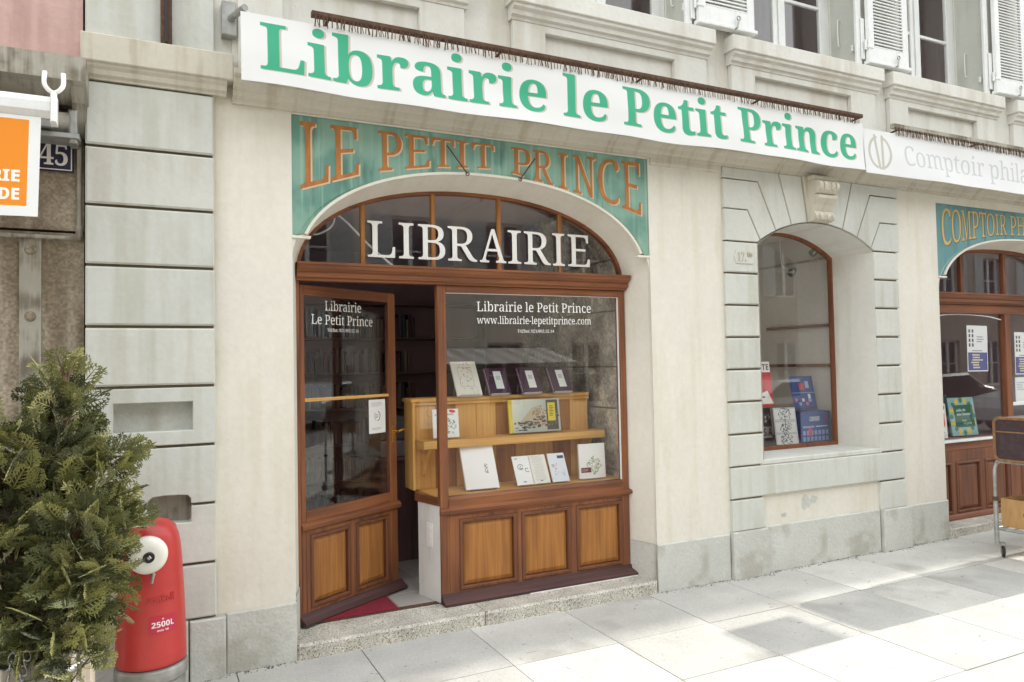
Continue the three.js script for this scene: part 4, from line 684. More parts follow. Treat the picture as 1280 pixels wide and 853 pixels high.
const scrib = (g, x, y, w, n, lw, c) => { g.fillStyle = c; for (let i = 0; i < n; i++) g.fillRect(x, y + i * lw * 2.2, w * (0.6 + 0.4 * hash(i, n, 5)), lw); };
const flora = (g, cx, cy, R, n, cols, s) => { for (let i = 0; i < n; i++) { const a = hash(i, s, 1) * 6.28, r = Math.sqrt(hash(i, s, 2)) * R; g.fillStyle = cols[i % cols.length]; g.save(); g.translate(cx + Math.cos(a) * r, cy + Math.sin(a) * r); g.rotate(hash(i, s, 3) * 6.28); g.beginPath(); g.ellipse(0, 0, R * 0.13, R * 0.05, 0, 0, 6.3); g.fill(); g.restore(); } };
{
  const plum = plain(0x4a1f34, 0.45), wh = plain(0xecebe6, 0.6), tY = 1.512, zT = -0.70;
  book('book', 'cream book with a frame of small ornaments on top of the pine case', 'book', [2.2, tY, zT + 0.06], 0.205, 0.315, 0.02, 0.6, -0.06, cover(200, 250, (g, w, h) => { paper('#e9e6d8')(g, w, h); g.strokeStyle = '#b9b6a4'; g.lineWidth = 3; g.strokeRect(46, 46, w - 92, h - 110); flora(g, w / 2, 52, 52, 22, ['#8d8c7c', '#c59a7c'], 3); flora(g, w / 2, h * 0.62, 60, 14, ['#a9ab94', '#c2b9a0'], 4); flora(g, w * 0.7, h * 0.86, 40, 18, ['#a8c0a0', '#c9d2be'], 6); }), wh);
  for (const [x, i] of [[2.455, 0], [2.745, 1], [3.025, 2]]) book('book', 'dark plum book with a white title label on top of the pine case', 'book', [x, tY, zT + 0.06], 0.195, 0.245, 0.018, 0.6, -0.05, cover(200, 210, (g, w, h) => { paper('#43203a')(g, w, h); g.fillStyle = '#e9ece8'; g.fillRect(w * 0.42, h * 0.12, w * 0.34, h * 0.68); scrib(g, w * 0.5, h * 0.3, w * 0.2, 4, 4, '#9a9aa0'); g.fillStyle = '#b9a9b0'; g.fillRect(w * 0.06, 8, 4, h - 16); }), plum, 'plum books on the case top');
  book('book', 'white comic sized book with a red emblem at the case post', 'book', [1.985, 1.201, -0.6], 0.205, 0.215, 0.012, 0.1, -0.03, cover(200, 220, (g, w, h) => { paper('#eef0ec')(g, w, h); g.fillStyle = '#d8453c'; g.beginPath(); g.ellipse(w * 0.76, 18, 26, 12, 0.2, 0, 7); g.fill(); g.fillStyle = '#4f5a64'; fitText(g, 'JEUNESSE', 14, 48, 150, 12, 'bold 60px serif'); flora(g, w * 0.55, h * 0.62, 70, 90, ['#88a098', '#b8c4bc', '#6c7c84', '#a8b8a0'], 9); }), wh, null, false);
  book('art_book', 'large landscape art book with a yellow spine and yellow title label', 'book', [2.745, 1.201, -0.6], 0.455, 0.262, 0.018, 0.12, -0.02, cover(400, 230, (g, w, h) => {
    paper('#c9cfc6')(g, w, h); g.fillStyle = '#d9c23a'; g.fillRect(0, 0, 26, h); const s = g.createLinearGradient(30, 0, 200, 160); s.addColorStop(0, '#dfe0cc'); s.addColorStop(1, '#aab4ac'); g.fillStyle = s; g.fillRect(26, 0, w, h);
    g.fillStyle = '#b5a98e'; g.beginPath(); g.moveTo(60, 180); g.lineTo(180, 60); g.lineTo(250, 40); g.lineTo(320, 200); g.fill(); g.fillStyle = '#3a3a38'; for (let i = 0; i < 70; i++) g.fillRect(36 + hash(i, 1, 11) * 330, 150 + hash(i, 2, 11) * 70 - hash(i, 1, 11) * 50, 8 + 26 * hash(i, 3, 11), 4 + 9 * hash(i, 4, 11)); flora(g, 240, 110, 60, 60, ['#a86a5c', '#c9b8a4', '#5c6a4c', '#7a5a54'], 12); g.fillStyle = '#4a4440'; g.fillRect(292, 8, 92, h - 20); flora(g, 330, 130, 60, 40, ['#2c2a2a', '#6a6258', '#8a7a6a'], 13);
    g.fillStyle = '#d8c42a'; g.fillRect(304, 28, 60, 128); scrib(g, 318, 50, 34, 7, 5, '#6a5c18');
  }), plain(0xd9c23a, 0.5), null, false);
  const bY = 0.825;
  book('book', 'large white square book with two small dark characters, on the window floor', 'book', [2.2, bY, -0.42], 0.262, 0.335, 0.022, 0.46, -0.06, cover(220, 250, (g, w, h) => { paper('#f2f2ee')(g, w, h); g.strokeStyle = '#55565a'; g.lineWidth = 3; for (const [x, y, r] of [[150, 116, 6], [158, 122, 7], [152, 146, 8], [160, 152, 6]]) { g.beginPath(); g.ellipse(x, y, r, r * 1.5, 0.4, 0, 5); g.stroke(); } }), wh);
  book('booklet', 'white booklet with a black looping brush drawing, on the window floor', 'booklet', [2.545, bY, -0.4], 0.138, 0.235, 0.006, 0.5, -0.04, cover(150, 210, (g, w, h) => { paper('#eceeea')(g, w, h); g.strokeStyle = '#4c5058'; g.lineWidth = 4; g.beginPath(); g.ellipse(62, 80, 26, 18, 0, 0.6, 6); g.stroke(); g.beginPath(); g.ellipse(66, 84, 12, 8, 0, 0, 5); g.stroke(); g.beginPath(); g.ellipse(116, 104, 18, 12, 0.5, 0, 5); g.stroke(); scrib(g, 20, 16, 30, 1, 5, '#777'); g.fillStyle = '#555'; g.fillRect(60, 184, 30, 6); }), wh);
  book('booklet', 'pale booklet printed all over with fine grey script, on the window floor', 'booklet', [2.69, bY, -0.4], 0.138, 0.235, 0.006, 0.5, -0.04, cover(150, 210, (g, w, h) => { paper('#e6e4da')(g, w, h); for (let i = 0; i < 26; i++) scrib(g, 12 + hash(i, 8, 3) * 20, 8 + i * 7, 100, 1, 2, i % 3 ? '#c0beb2' : '#a9a79e'); g.fillStyle = '#666'; g.fillRect(62, 186, 24, 6); }), wh);
  book('booklet', 'pale blue booklet with a red and blue painted figure, on the window floor', 'booklet', [2.855, bY, -0.4], 0.145, 0.235, 0.008, 0.48, -0.06, cover(150, 210, (g, w, h) => { paper('#dfe4ea')(g, w, h); g.fillStyle = '#2f3a5c'; g.fillRect(84, 18, 56, 22); flora(g, 58, 96, 24, 22, ['#b8343e', '#7a2a3a', '#d05a5a'], 21); flora(g, 52, 140, 20, 16, ['#3a4468', '#6a7a9c'], 22); flora(g, 112, 150, 24, 24, ['#4a5a88', '#8a9cbc'], 23); scrib(g, 20, 80, 24, 3, 4, '#888'); }), wh);
  book('book', 'white book with a sprig of green leaves and a plum label, by the stone wall', 'book', [3.155, bY, -0.42], 0.235, 0.272, 0.02, 0.06, -0.05, cover(220, 250, (g, w, h) => { paper('#f0f0ec')(g, w, h); g.strokeStyle = '#8aa88a'; g.lineWidth = 2; for (let i = 0; i < 7; i++) { g.beginPath(); g.moveTo(120, 230); g.quadraticCurveTo(110 + 10 * i, 180, 60 + 22 * i, 120 + 12 * Math.abs(3 - i)); g.stroke(); } flora(g, 126, 156, 66, 60, ['#8fae8e', '#b4c8a8', '#c89a9c', '#74987a'], 31); g.fillStyle = '#6a2a44'; g.fillRect(14, 172, 84, 36); scrib(g, 22, 184, 60, 2, 4, '#c9a9b4'); }), wh);
  // notices on the glass
  const door = [0.858, -0.283], dr = [Math.cos(0.5367), -Math.sin(0.5367)];
  const pn = mesh('paper_notice', new THREE.BoxGeometry(0.17, 0.245, 0.0012), [M.white, M.white, M.white, M.white, cover(170, 245, (g, w, h) => { paper('#f0f1ee')(g, w, h); scrib(g, 24, 22, 120, 3, 5, '#c4c6c8'); g.strokeStyle = '#55575c'; g.lineWidth = 6; g.beginPath(); g.ellipse(88, 120, 26, 34, 0, -1.4, 1.6); g.stroke(); g.strokeStyle = '#b0b2b8'; g.beginPath(); g.ellipse(84, 120, 26, 34, 0, 1.9, 4); g.stroke(); scrib(g, 66, 108, 34, 3, 5, '#999ca2'); scrib(g, 30, 205, 110, 2, 4, '#b9bbc0'); }), M.white], null, true);
  pn.position.set(door[0] + dr[0] * 0.725 + 0.51 * -0.016, 1.395, door[1] + dr[1] * 0.725 - 0.86 * 0.016); pn.rotation.y = 0.5367; tag(pn, 'white paper notice with a round arrow stuck on the open door glass', 'notice');
}
{ // right window and right shopfront displays
  const pd = 0.936;
  book('poster_book', 'red black and white poster book with bold capitals at the stone window edge', 'book', [5.195, pd + 0.36, -0.62], 0.25, 0.43, 0.02, 0.12, 0.0, cover(200, 280, (g, w, h) => { paper('#b8272c')(g, w, h); g.fillStyle = '#e9e6e2'; g.fillRect(0, 0, w, 66); g.fillStyle = '#2c2628'; fitText(g, 'RÊTE', 50, 52, 140, 38, 'bold 90px sans-serif'); g.fillStyle = '#c8353a'; g.beginPath(); g.moveTo(0, 110); g.lineTo(w, 90); g.lineTo(w, 200); g.fill(); g.fillStyle = '#4a3a3c'; g.fillRect(0, 120, 90, 70); g.fillStyle = '#dedad6'; g.beginPath(); g.moveTo(0, 220); g.lineTo(150, 180); g.lineTo(w, 262); g.lineTo(0, 262); g.fill(); g.fillStyle = '#333'; g.fillRect(60, 215, 60, 10); }), plain(0x9a2226, 0.5), null, false);
  book('poster_book', 'dark picture book with white capitals below the red poster book', 'book', [5.19, pd, -0.66], 0.3, 0.345, 0.03, 0.1, 0.0, cover(240, 200, (g, w, h) => { paper('#4c4646')(g, w, h); flora(g, 150, 50, 90, 50, ['#8a8480', '#2c2828', '#c9c4be'], 41); g.fillStyle = '#a49c98'; g.fillRect(0, 104, w, 60); g.fillStyle = '#3a3234'; fitText(g, 'U.S.A', 96, 154, 140, 42, 'bold 90px sans-serif'); }), M.black, null, false);
  book('poster_book', 'grey postcard rack with three stamp pictures in the stone window', 'book', [5.4, pd, -0.54], 0.235, 0.35, 0.008, 0.16, -0.25, cover(150, 220, (g, w, h) => { paper('#c4c6c6')(g, w, h); for (const [y, s] of [[10, 51], [88, 52], [160, 53]]) { g.fillStyle = '#dedfdc'; g.fillRect(8, y, w - 16, 60); flora(g, w / 2, y + 30, 40, 60, ['#54585c', '#8a8e92', '#2e3236'], s); } }), plain(0x77797c, 0.6), null, false);
  const bl = cover(300, 190, (g, w, h) => { paper('#41558c')(g, w, h); g.fillStyle = '#d8d8c8'; fitText(g, 'LINDNER', 90, 56, 100, 26, 'bold 60px sans-serif'); g.fillStyle = '#c8d2e0'; fitText(g, 'NOUVEAUTÉS', 24, 96, 110, 12, 'bold 60px sans-serif'); scrib(g, 150, 86, 130, 1, 6, '#c8d2e0'); for (let i = 0; i < 7; i++) for (let k = 0; k < 2; k++) { g.fillStyle = '#8fa2cc'; g.fillRect(22 + i * 38, 112 + k * 36, 26, 26); } g.fillStyle = '#d04a58'; g.fillRect(76, 100, 36, 44); g.fillStyle = '#8a3a5c'; g.fillRect(244, 14, 22, 50); });
  const bxx = thing('stamp_album_box', 'blue printed cardboard box standing in the stone window', 'box', [5.72, pd, -0.62]);
  const fx = new THREE.PlaneGeometry(0.4, 0.31).translate(0.03, 0.156, 0.1012); mesh('front_print', fx, bl, bxx, true); mesh('carton', cb(-0.17, 0.23, 0.001, 0.312, -0.1, 0.1, 0.003), plain(0x3a4a7c, 0.5), bxx);
  const sp = new THREE.PlaneGeometry(0.2, 0.31).rotateY(-Math.PI / 2).translate(-0.1712, 0.156, 0); mesh('side_print', sp, cover(130, 200, (g, w, h) => { paper('#39487a')(g, w, h); for (let i = 0; i < 4; i++) { g.fillStyle = '#9a5a74'; g.fillRect(22, 30 + i * 42, 60, 28); } }), bxx, true);
  book('leaflet', 'blue leaflet leaning on top of the blue cardboard box', 'leaflet', [5.75, pd + 0.314, -0.63], 0.28, 0.33, 0.003, 0.22, -0.1, cover(160, 190, (g, w, h) => { paper('#43568a')(g, w, h); g.fillStyle = '#c65a64'; g.fillRect(58, 40, 38, 40); g.fillStyle = '#a9b6cc'; g.fillRect(102, 30, 26, 40); g.fillRect(0, 94, w, 3); g.fillStyle = '#d8dce4'; g.fillRect(110, 104, 18, 44); for (let i = 0; i < 5; i++) { g.fillStyle = ['#c9748a', '#8fa2cc', '#d8c8cc'][i % 3]; g.fillRect(16 + i * 24, 128 + (i % 2) * 22, 18, 18); } }), plain(0x3a4a7c, 0.6), null, false);
  // shopfront at the right
  const note = (g, w, h) => { paper('#eceef0')(g, w, h); for (let i = 0; i < 8; i++) { g.fillStyle = '#3c4048'; g.fillRect(14 + (i % 2) * 26, 22 + (i >> 1) * 26, 14, 18); } scrib(g, 80, 60, 60, 3, 6, '#9a9ea8'); scrib(g, 40, 138, 90, 1, 5, '#888'); g.fillStyle = '#3f4a90'; g.fillRect(6, 150, w - 12, 100); for (let i = 0; i < 6; i++) { g.fillStyle = '#d8d2b0'; g.fillRect(20 + 30 * hash(i, 1, 61), 160 + i * 14, 50 + 40 * hash(i, 2, 61), 8); } };
  for (const [x, w, h, y, l] of [[7.935, 0.35, 0.49, 1.83, 'white and blue printed sheet inside the right shopfront window'], [8.76, 0.33, 0.47, 1.77, 'white and blue printed sheet inside the right shopfront door']]) {
    const m = mesh('printed_sheet', new THREE.BoxGeometry(w, h, 0.0015), [M.white, M.white, M.white, M.white, cover(170, 256, note), M.white], null, true); m.position.set(x, y, -0.2935); m.rotation.z = -0.015; tag(m, l, 'poster');
  }
  const sm2 = mesh('printed_sheet', new THREE.BoxGeometry(0.22, 0.27, 0.0015), [M.white, M.white, M.white, M.white, cover(120, 150, (g, w, h) => { paper('#e4e4e0')(g, w, h); scrib(g, 14, 30, 90, 5, 5, '#aaa'); }), M.white], null, true); sm2.position.set(8.69, 1.37, -0.2935); tag(sm2, 'small plain white sheet below the blue one on the shopfront door', 'poster');
  book('poster_book', 'green book with yellow lemons and white script in the right shopfront', 'book', [7.88, 0.885, -0.42], 0.4, 0.41, 0.02, 0.14, -0.06, cover(240, 250, (g, w, h) => { paper('#8fb8ba')(g, w, h); for (let i = 0; i < 16; i++) { const a = i / 16 * 6.28; g.fillStyle = i % 2 ? '#e0c03a' : '#3f7a5a'; g.beginPath(); g.ellipse(w / 2 + Math.cos(a) * 104, h / 2 + Math.sin(a) * 108, 20, 15, a, 0, 7); g.fill(); } g.fillStyle = '#2f6450'; g.fillRect(44, 50, w - 60, h - 104); g.fillStyle = '#e4ece4'; g.font = 'italic bold 24px serif'; g.fillText('aide de', 66, 92); g.fillText('une bonne', 66, 118); g.font = '18px serif'; g.fillText('bout', 110, 158); g.fillText('en garde', 120, 178); }), plain(0x6a9a9c, 0.5), null, false);
  book('poster_book', 'pale green book with lemons half hidden behind the green script book', 'book', [7.62, 0.885, -0.52], 0.3, 0.44, 0.02, 0.1, -0.06, cover(160, 230, (g, w, h) => { paper('#4a5a52')(g, w, h); flora(g, 80, 50, 70, 24, ['#d8b83a', '#4f7a5c', '#8fb8ba'], 71); }), plain(0x405048, 0.5), null, false);
  book('sign_card', 'white sign card with an orange shield beside the green script book', 'card', [7.405, 0.885, -0.36], 0.17, 0.36, 0.006, 0.06, 0.0, cover(110, 240, (g, w, h) => { paper('#ebe9e4')(g, w, h); g.fillStyle = '#2e2a2c'; g.beginPath(); g.arc(78, 26, 20, 0, 7); g.fill(); g.fillStyle = '#d8492c'; g.beginPath(); g.moveTo(28, 70); g.lineTo(92, 70); g.lineTo(92, 140); g.quadraticCurveTo(90, 166, 60, 174); g.quadraticCurveTo(30, 166, 28, 140); g.fill(); g.fillStyle = '#ece9e4'; g.fillRect(50, 88, 18, 56); g.fillRect(36, 106, 46, 18); flora(g, 80, 212, 22, 20, ['#333'], 73); }), M.white, null, false);
  // lamps and cable
  for (const [y, z, k] of [[2.82, -0.65, 'near the glass'], [2.655, -0.94, 'deeper in the room']]) {
    const l = thing('spot_lamp', `small chrome spot lamp on a white stem in the stone window, ${k}`, 'lamp', [5.88, y + 0.11, z - 0.08]);
    mesh('stem', tube([[0, 2.91 - y, 0], [0, 0.02, 0], [0.02, -0.06, 0.02], [0.06, -0.09, 0.06]], 0.008, 12, 6), M.white, l); mesh('head', lathe([[0.001, 0.05], [0.02, 0.045], [0.036, 0.01], [0.04, -0.03], [0.034, -0.032], [0.001, -0.02]], 18).rotateX(1.1).translate(0.07, -0.11, 0.08), M.steel, l);
  }
  const cbl = mesh('cable', tube([[0.98, 2.86, -0.42], [0.9, 2.74, -0.42], [0.98, 2.66, -0.42], [1.1, 2.72, -0.42], [1.12, 2.82, -0.42], [1.06, 2.86, -0.42], [1.2, 2.76, -0.41], [1.36, 2.6, -0.4], [1.56, 2.44, -0.4], [1.7, 2.34, -0.4]], 0.008, 80, 6), M.white); tag(cbl, 'white looped cable hanging behind the fanlight glass', 'cable');
}
// ---------------------------------------------------------------- room behind the open door
{
  const c = thing('bookcase', 'tall dark bookcase on the back wall of the shop', 'bookcase', [1.9, 0.1, -3.4]);
  mesh('side_board', cb(-1.2, -1.17, 0, 2.6, -0.15, 0.15), darkV, c); mesh('side_board', cb(1.57, 1.6, 0, 2.6, -0.15, 0.15), darkV, c); mesh('back_board', bx(-1.17, 1.57, 0, 2.6, -0.15, -0.14), M.dark, c);
  const ys = [0.08, 0.46, 0.84, 1.22, 1.6, 1.98, 2.36]; for (const y of ys) mesh('shelf', cb(-1.169, 1.569, y - 0.025, y, -0.139, 0.148), darkH, c);
  const gs = [0.2, 0.23, 0.26].map((h, i) => { const w = 0.022 + 0.009 * i; return boxUV(clean([cb(0, w, 0, h, -0.16, 0, 0.003)])); });
  const bc = ['maroon', 'slate blue', 'pale grey', 'wine red', 'dark green', 'cream', 'olive brown'], ord = ['lowest', 'second', 'third', 'fourth', 'fifth', 'sixth'], sz = ['short thin', 'middle sized', 'tall thick'], ms = [0x6a4a4a, 0x4a4e5c, 0x8a8078, 0x5c3a3c, 0x3f4a48, 0x9a9088, 0x6c6050].map((h) => plain(h, 0.7));
  for (let r = 1; r < 7; r++) { let x = -0.9; while (x < 0.75) { const k = (rnd() * 3) | 0, ci = (rnd() * 7) | 0, m = new THREE.Mesh(gs[k], ms[ci]); m.name = numbered('shelf_book'); m.position.set(1.9 + x, 0.1 + ys[r - 1] + 0.0005, -3.3 + rr(-0.02, 0.02)); m.castShadow = m.receiveShadow = true; scene.add(m); tag(m, `${sz[k]} ${bc[ci]} book on the ${ord[r - 1]} shelf of the dark bookcase inside the shop`, 'book', `${sz[k]} ${bc[ci]} books on the ${ord[r - 1]} bookcase shelf`); x += 0.024 + 0.009 * k + rr(0.001, 0.006) + (rnd() < 0.05 ? 0.06 : 0); } }
  const ct = thing('counter', 'dark low counter just inside the shop door', 'counter', [2.02, 0.1, -1.75]);
  mesh('cupboard', cb(-0.3, 0.6, 0, 0.85, -0.25, 0.25, 0.005), darkV, ct); mesh('worktop', cb(-0.34, 0.62, 0.851, 0.88, -0.28, 0.28, 0.005), darkH, ct);
  const pr = thing('till', 'grey till machine standing on the dark counter behind the door', 'till', [1.93, 0.98, -1.7]);
  mesh('drawer', cb(-0.2, 0.2, 0.002, 0.14, -0.18, 0.2, 0.01), plain(0x8a8484, 0.6), pr); mesh('cover', ext([[-0.18, 0.141], [0.2, 0.141], [0.19, 0.27], [0.1, 0.33], [-0.12, 0.36], [-0.17, 0.3]], -0.16, 0.16, [], 0.02), plain(0x6c6668, 0.4), pr);
}
// ---------------------------------------------------------------- trolley with suitcase and box
{
  const t = thing('trolley', 'steel tube trolley on castors parked by the right shopfront', 'trolley', [6.6, 0, 0.64]);
  const L = 1.5, D = 0.62, P = [[0, 0], [L, 0], [0, D], [L, D]];
  for (const [x, z] of P) {
    const l = sub('leg', t); l.position.set(x, 0, z);
    mesh('upper_tube', tube([[0, 0.5, 0], [0, 0.68, 0], [0.005, 0.76, 0], [0.035, 0.81, 0.0], [0.06, 0.815, 0]], 0.014, 18, 8), M.zinc, l); mesh('lower_tube', rod([0, 0.12, 0], [0, 0.52, 0], 0.019, 10), M.zinc, l); mesh('collar', rod([0, 0.49, 0], [0, 0.525, 0], 0.024, 10), M.rust, l);
    const w = sub('castor', t); w.position.set(x + 0.03, 0.05, z + 0.03); w.rotation.y = 0.7;
    mesh('tyre', new THREE.TorusGeometry(0.038, 0.012, 8, 20), M.black, w); mesh('hub', rod([0, 0, -0.012], [0, 0, 0.012], 0.03, 14), M.steel, w); mesh('fork', [cb(-0.014, 0.014, -0.01, 0.075, 0.014, 0.019, 0.002), cb(-0.014, 0.014, -0.01, 0.075, -0.019, -0.014, 0.002), cb(-0.03, 0.016, 0.07, 0.082, -0.02, 0.02, 0.003)], M.zinc, w);
  }
  mesh('lower_frame', [rod([0, 0.25, 0], [L, 0.25, 0], 0.014), rod([0, 0.25, D], [L, 0.25, D], 0.014), rod([0, 0.25, 0], [0, 0.25, D], 0.014), rod([L, 0.25, 0], [L, 0.25, D], 0.014), rod([L / 2, 0.25, 0], [L / 2, 0.25, D], 0.012)], M.zinc, t);
  for (let i = 0; i < 7; i++) mesh('shelf_bar', rod([0, 0.262, 0.06 + i * 0.083], [L, 0.262, 0.06 + i * 0.083], 0.005, 6), M.zinc, t);
  mesh('top_tray', [cb(0.03, L - 0.02, 0.816, 0.832, -0.01, D + 0.01, 0.003)], M.zinc, t);
  const leather = (a, s) => std({ map: tex((u, v) => sc(a, 0.8 + 0.4 * fbm(u, v, 14, 14, 4, s)), 256, 0.4), roughness: 0.65, bumpMap: fineBump, bumpScale: 0.001 });
  const dk = leather([66, 50, 52], 1400), tan = leather([138, 100, 64], 1420);
  function suitcase(x, label, w) {
    const s = thing('suitcase', label, 'suitcase', [x, 0.833, 1.25], 'old suitcases on the trolley'), H = 0.38, r = 0.05, D2 = 0.6; s.rotation.y = Math.PI / 2;
    const R = (x0, y0, x1, y1, r) => { const p = []; for (const [cx, cy, a0] of [[x1 - r, y1 - r, 0], [x0 + r, y1 - r, 90], [x0 + r, y0 + r, 180], [x1 - r, y0 + r, 270]]) for (let i = 0; i <= 5; i++) { const a = (a0 + i * 18) * Math.PI / 180; p.push([cx + Math.cos(a) * r, cy + Math.sin(a) * r]); } return p; };
    mesh('shell', ext(R(0, 0.002, w, H, r), 0.004, D2, [], 0.006), dk, s);
    for (const z of [-0.004, D2 - 0.012]) mesh('rim', ext(R(-0.006, 0.0, w + 0.006, H + 0.006, r + 0.005), z, z + 0.02, [R(0.018, 0.022, w - 0.018, H - 0.018, r - 0.01)], 0.003), tan, s);
    mesh('seam_band', cb(0.02, w - 0.02, H * 0.66, H * 0.66 + 0.012, -0.001, 0.0035, 0.001), tan, s); mesh('seam_band', cb(0.02, w - 0.02, H * 0.66, H * 0.66 + 0.012, D2 + 0.0005, D2 + 0.004, 0.001), tan, s); mesh('side_band', cb(-0.006, -0.0005, 0.03, H - 0.03, D2 * 0.45, D2 * 0.45 + 0.03, 0.001), tan, s);
    mesh('handle', tube([[w / 2 - 0.07, H + 0.006, 0.3], [w / 2 - 0.06, H + 0.035, 0.3], [w / 2 + 0.06, H + 0.035, 0.3], [w / 2 + 0.07, H + 0.006, 0.3]], 0.009, 20, 8), tan, s);
  }
  suitcase(6.605, 'dark brown old suitcase with tan rims at the trolley end by the stone window', 0.61); suitcase(7.32, 'dark brown old suitcase with tan rims at the far trolley end', 0.61);
  const c = thing('cardboard_box', 'brown open fruit box with a round hand hole on the trolley shelf', 'box', [6.64, 0.269, 0.6]), cm = std({ map: tex((u, v) => sc([186, 146, 96], 0.9 + 0.16 * fbm(u, v, 30, 4, 4, 1500)), 256, 0.5), roughness: 0.9 });
  const hole = Array.from({ length: 16 }, (_, i) => [0.2 + 0.02 * Math.cos(i / 16 * 6.283), 0.12 + 0.026 * Math.sin(i / 16 * 6.283)]), hole2 = Array.from({ length: 16 }, (_, i) => [0.22 + 0.02 * Math.cos(i / 16 * 6.283), 0.12 + 0.026 * Math.sin(i / 16 * 6.283)]);
  mesh('end_wall', ext([[0, 0], [0.4, 0], [0.4, 0.24], [0, 0.24]], 0, 0.006, [hole]).rotateY(-Math.PI / 2).translate(0.006, 0, 0.06), cm, c);
  mesh('long_wall', ext([[0.007, 0], [0.55, 0], [0.55, 0.24], [0.007, 0.24]], 0.06, 0.066, [hole2]), cm, c); mesh('long_wall', bx(0.007, 0.55, 0, 0.24, 0.454, 0.46), cm, c); mesh('end_wall', bx(0.551, 0.557, 0, 0.24, 0.06, 0.46), cm, c); mesh('bottom', bx(0.007, 0.55, 0.001, 0.006, 0.067, 0.453), cm, c);
  const sg = thing('price_sign', 'small upright sign board on a thin rod behind the trolley suitcases', 'sign', [7.6, 0, 0.98]);
  mesh('rod', rod([0, 0, 0], [0, 2.1, 0], 0.008), M.zinc, sg); mesh('foot', cb(-0.12, 0.12, 0, 0.02, -0.12, 0.12), M.zinc, sg); mesh('board', cb(-0.01, 0.01, 1.8, 2.1, -0.24, 0.24), M.white, sg);
}
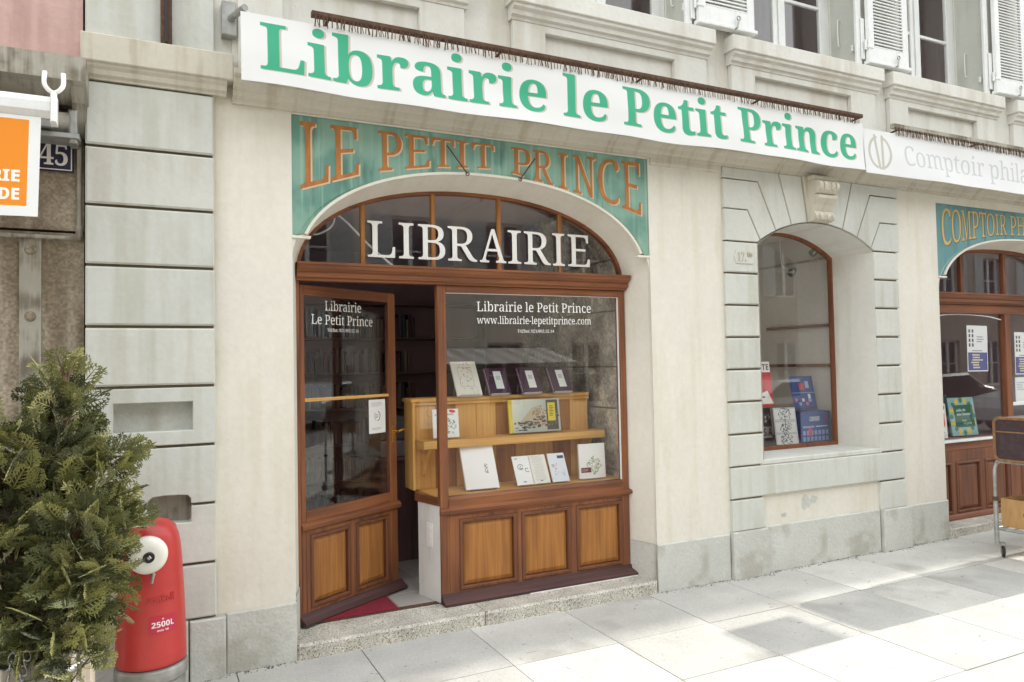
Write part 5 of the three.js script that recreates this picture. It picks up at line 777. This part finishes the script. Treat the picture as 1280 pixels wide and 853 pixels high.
// ---------------------------------------------------------------- what the glass mirrors: the other side of the street
{
  function house(x0, x1, z, h, col, label, face) {
    const b = thing('house', label, 'house', [x0, -0.13, z]), w = x1 - x0, n = Math.max(2, Math.round(w / 2.6)), hol = [], s = w / n;
    for (let f = 0; f < 3; f++) for (let i = 0; i < n; i++) hol.push([i * s + s / 2 - 0.55, f ? 0.9 + f * 3.1 : 0.7, i * s + s / 2 + 0.55, f ? 2.7 + f * 3.1 : 2.5]);
    const m = std({ map: renderTex(col, sc(col, 0.8), 1600 + x0 | 0, 3, 0.5), roughness: 0.9 });
    const q = (g) => face < 0 ? g : g.applyMatrix4(new THREE.Matrix4().makeScale(1, 1, -1));
    mesh('wall', ext([[0, 0], [w, 0], [w, h], [0, h]], 0, 0.3, hol.map(([a, y, c, d]) => [[a, y], [c, y], [c, d], [a, d]])), m, b);
    mesh('body', bx(0.01, w - 0.01, 0, h, 0.6, 8), M.dark, b); mesh('roof', bx(-0.1, w + 0.1, h, h + 0.25, -0.5, 8), M.rust, b);
    const cl = M.shutterGrey ??= plain(0xa9b0b0, 0.7);
    for (const [a, y, c, d] of hol) { const wd = sub('window', b); mesh('frame', [bx(a, a + 0.07, y, d, 0.12, 0.18), bx(c - 0.07, c, y, d, 0.12, 0.18), bx(a + 0.07, c - 0.07, y, y + 0.07, 0.12, 0.18), bx(a + 0.07, c - 0.07, d - 0.07, d, 0.12, 0.18), bx((a + c) / 2 - 0.05, (a + c) / 2 + 0.05, y + 0.07, d - 0.07, 0.12, 0.18), bx(a + 0.07, c - 0.07, (y + d) / 2 - 0.02, (y + d) / 2 + 0.02, 0.13, 0.17)], M.whitePaint, wd); mesh('pane', bx(a, c, y, d, 0.2, 0.22), M.pane2 ??= plain(0x3c4044, 0.2), wd); if (y > 3) mesh('shutter', [bx(a - 0.55, a - 0.02, y, d, -0.05, -0.005), bx(c + 0.02, c + 0.55, y, d, -0.05, -0.005)], cl, wd); }
    return b;
  }
  house(-16, 2, 13, 10, [214, 204, 184], 'beige shuttered house across the street, behind the camera');
  house(2.1, 18, 13.1, 9.2, [222, 215, 198], 'cream shuttered house across the street mirrored in the stone window');
  house(18.1, 40, 13, 11, [172, 160, 148], 'brown grey house further along the far side of the street');
  house(40.2, 84, 13.2, 12, [150, 140, 132], 'dark grey house at the far end of the street');
  const aw = thing('street_awning', 'striped fabric awning on the cream house across the street', 'awning', [6, 2.0, 13.05]);
  for (let i = 0; i < 16; i++) mesh('stripe', new THREE.BoxGeometry(0.25, 0.012, 1.9).rotateX(-0.22).translate(i * 0.25, 0, -0.95), i % 2 ? M.whitePaint : M.trim, aw);
  function car(x, z, turn, hex, label) {
    const c = thing('parked_car', label, 'car', [x, -0.13, z], 'cars parked in the street'); c.rotation.y = turn;
    const paint = new THREE.MeshPhysicalMaterial({ color: hex, roughness: 0.35, clearcoat: 1, clearcoatRoughness: 0.05 });
    const side = [[-2.1, 0.3], [-2.15, 0.6], [-2.05, 0.86], [-1.2, 0.97], [-0.95, 1.0], [-0.35, 1.4], [0.9, 1.44], [1.6, 1.08], [2.05, 1.0], [2.12, 0.6], [2.05, 0.3]];
    mesh('body', ext(side, -0.8, 0.8, [], 0.07), paint, c);
    for (const z of [-0.806, 0.801]) mesh('side_window', ext([[-0.78, 1.0], [-0.3, 1.34], [0.82, 1.36], [1.3, 1.03]], z, z + 0.005), M.black, c);
    for (const x2 of [-1.3, 1.3]) for (const z2 of [-0.72, 0.72]) { const w = sub('wheel', c); w.position.set(x2, 0.31, z2); mesh('tyre', new THREE.TorusGeometry(0.23, 0.085, 10, 24), M.black, w); mesh('rim', new THREE.CylinderGeometry(0.2, 0.2, 0.18, 20).rotateX(Math.PI / 2), M.steel, w); }
    for (const z2 of [-0.6, 0.6]) { mesh('headlight', new THREE.SphereGeometry(0.11, 12, 8).scale(0.6, 0.7, 1.3).translate(-2.06, 0.72, z2), M.acrylic, c); mesh('tail_light', cb(2.04, 2.12, 0.75, 0.9, z2 - 0.12, z2 + 0.12, 0.02), plain(0xa02020, 0.4), c); }
  }
  car(13.6, 8.2, 0, 0xe4e4e0, 'white car parked across the street facing the shops'); car(20.5, 5.6, 0.05, 0xb9bcbe, 'silver car parked further along the street'); car(19.2, 8.3, 0, 0x2e2c30, 'black car parked beyond the white one');
  const far = thing('house', 'pale house in the same row beyond the trolley end of the street', 'house', [20.05, -0.13, 0]);
  mesh('wall', bx(0, 30, 0, 9.5, -8, 0.02), M.cream, far); mesh('roof', bx(0.0, 30, 9.5, 9.7, -8, 0.04), M.rust, far);
}
scene.traverse((o) => { if (o.isMesh) { o.castShadow = true; o.receiveShadow = true; } });
renderer.render(scene, camera);
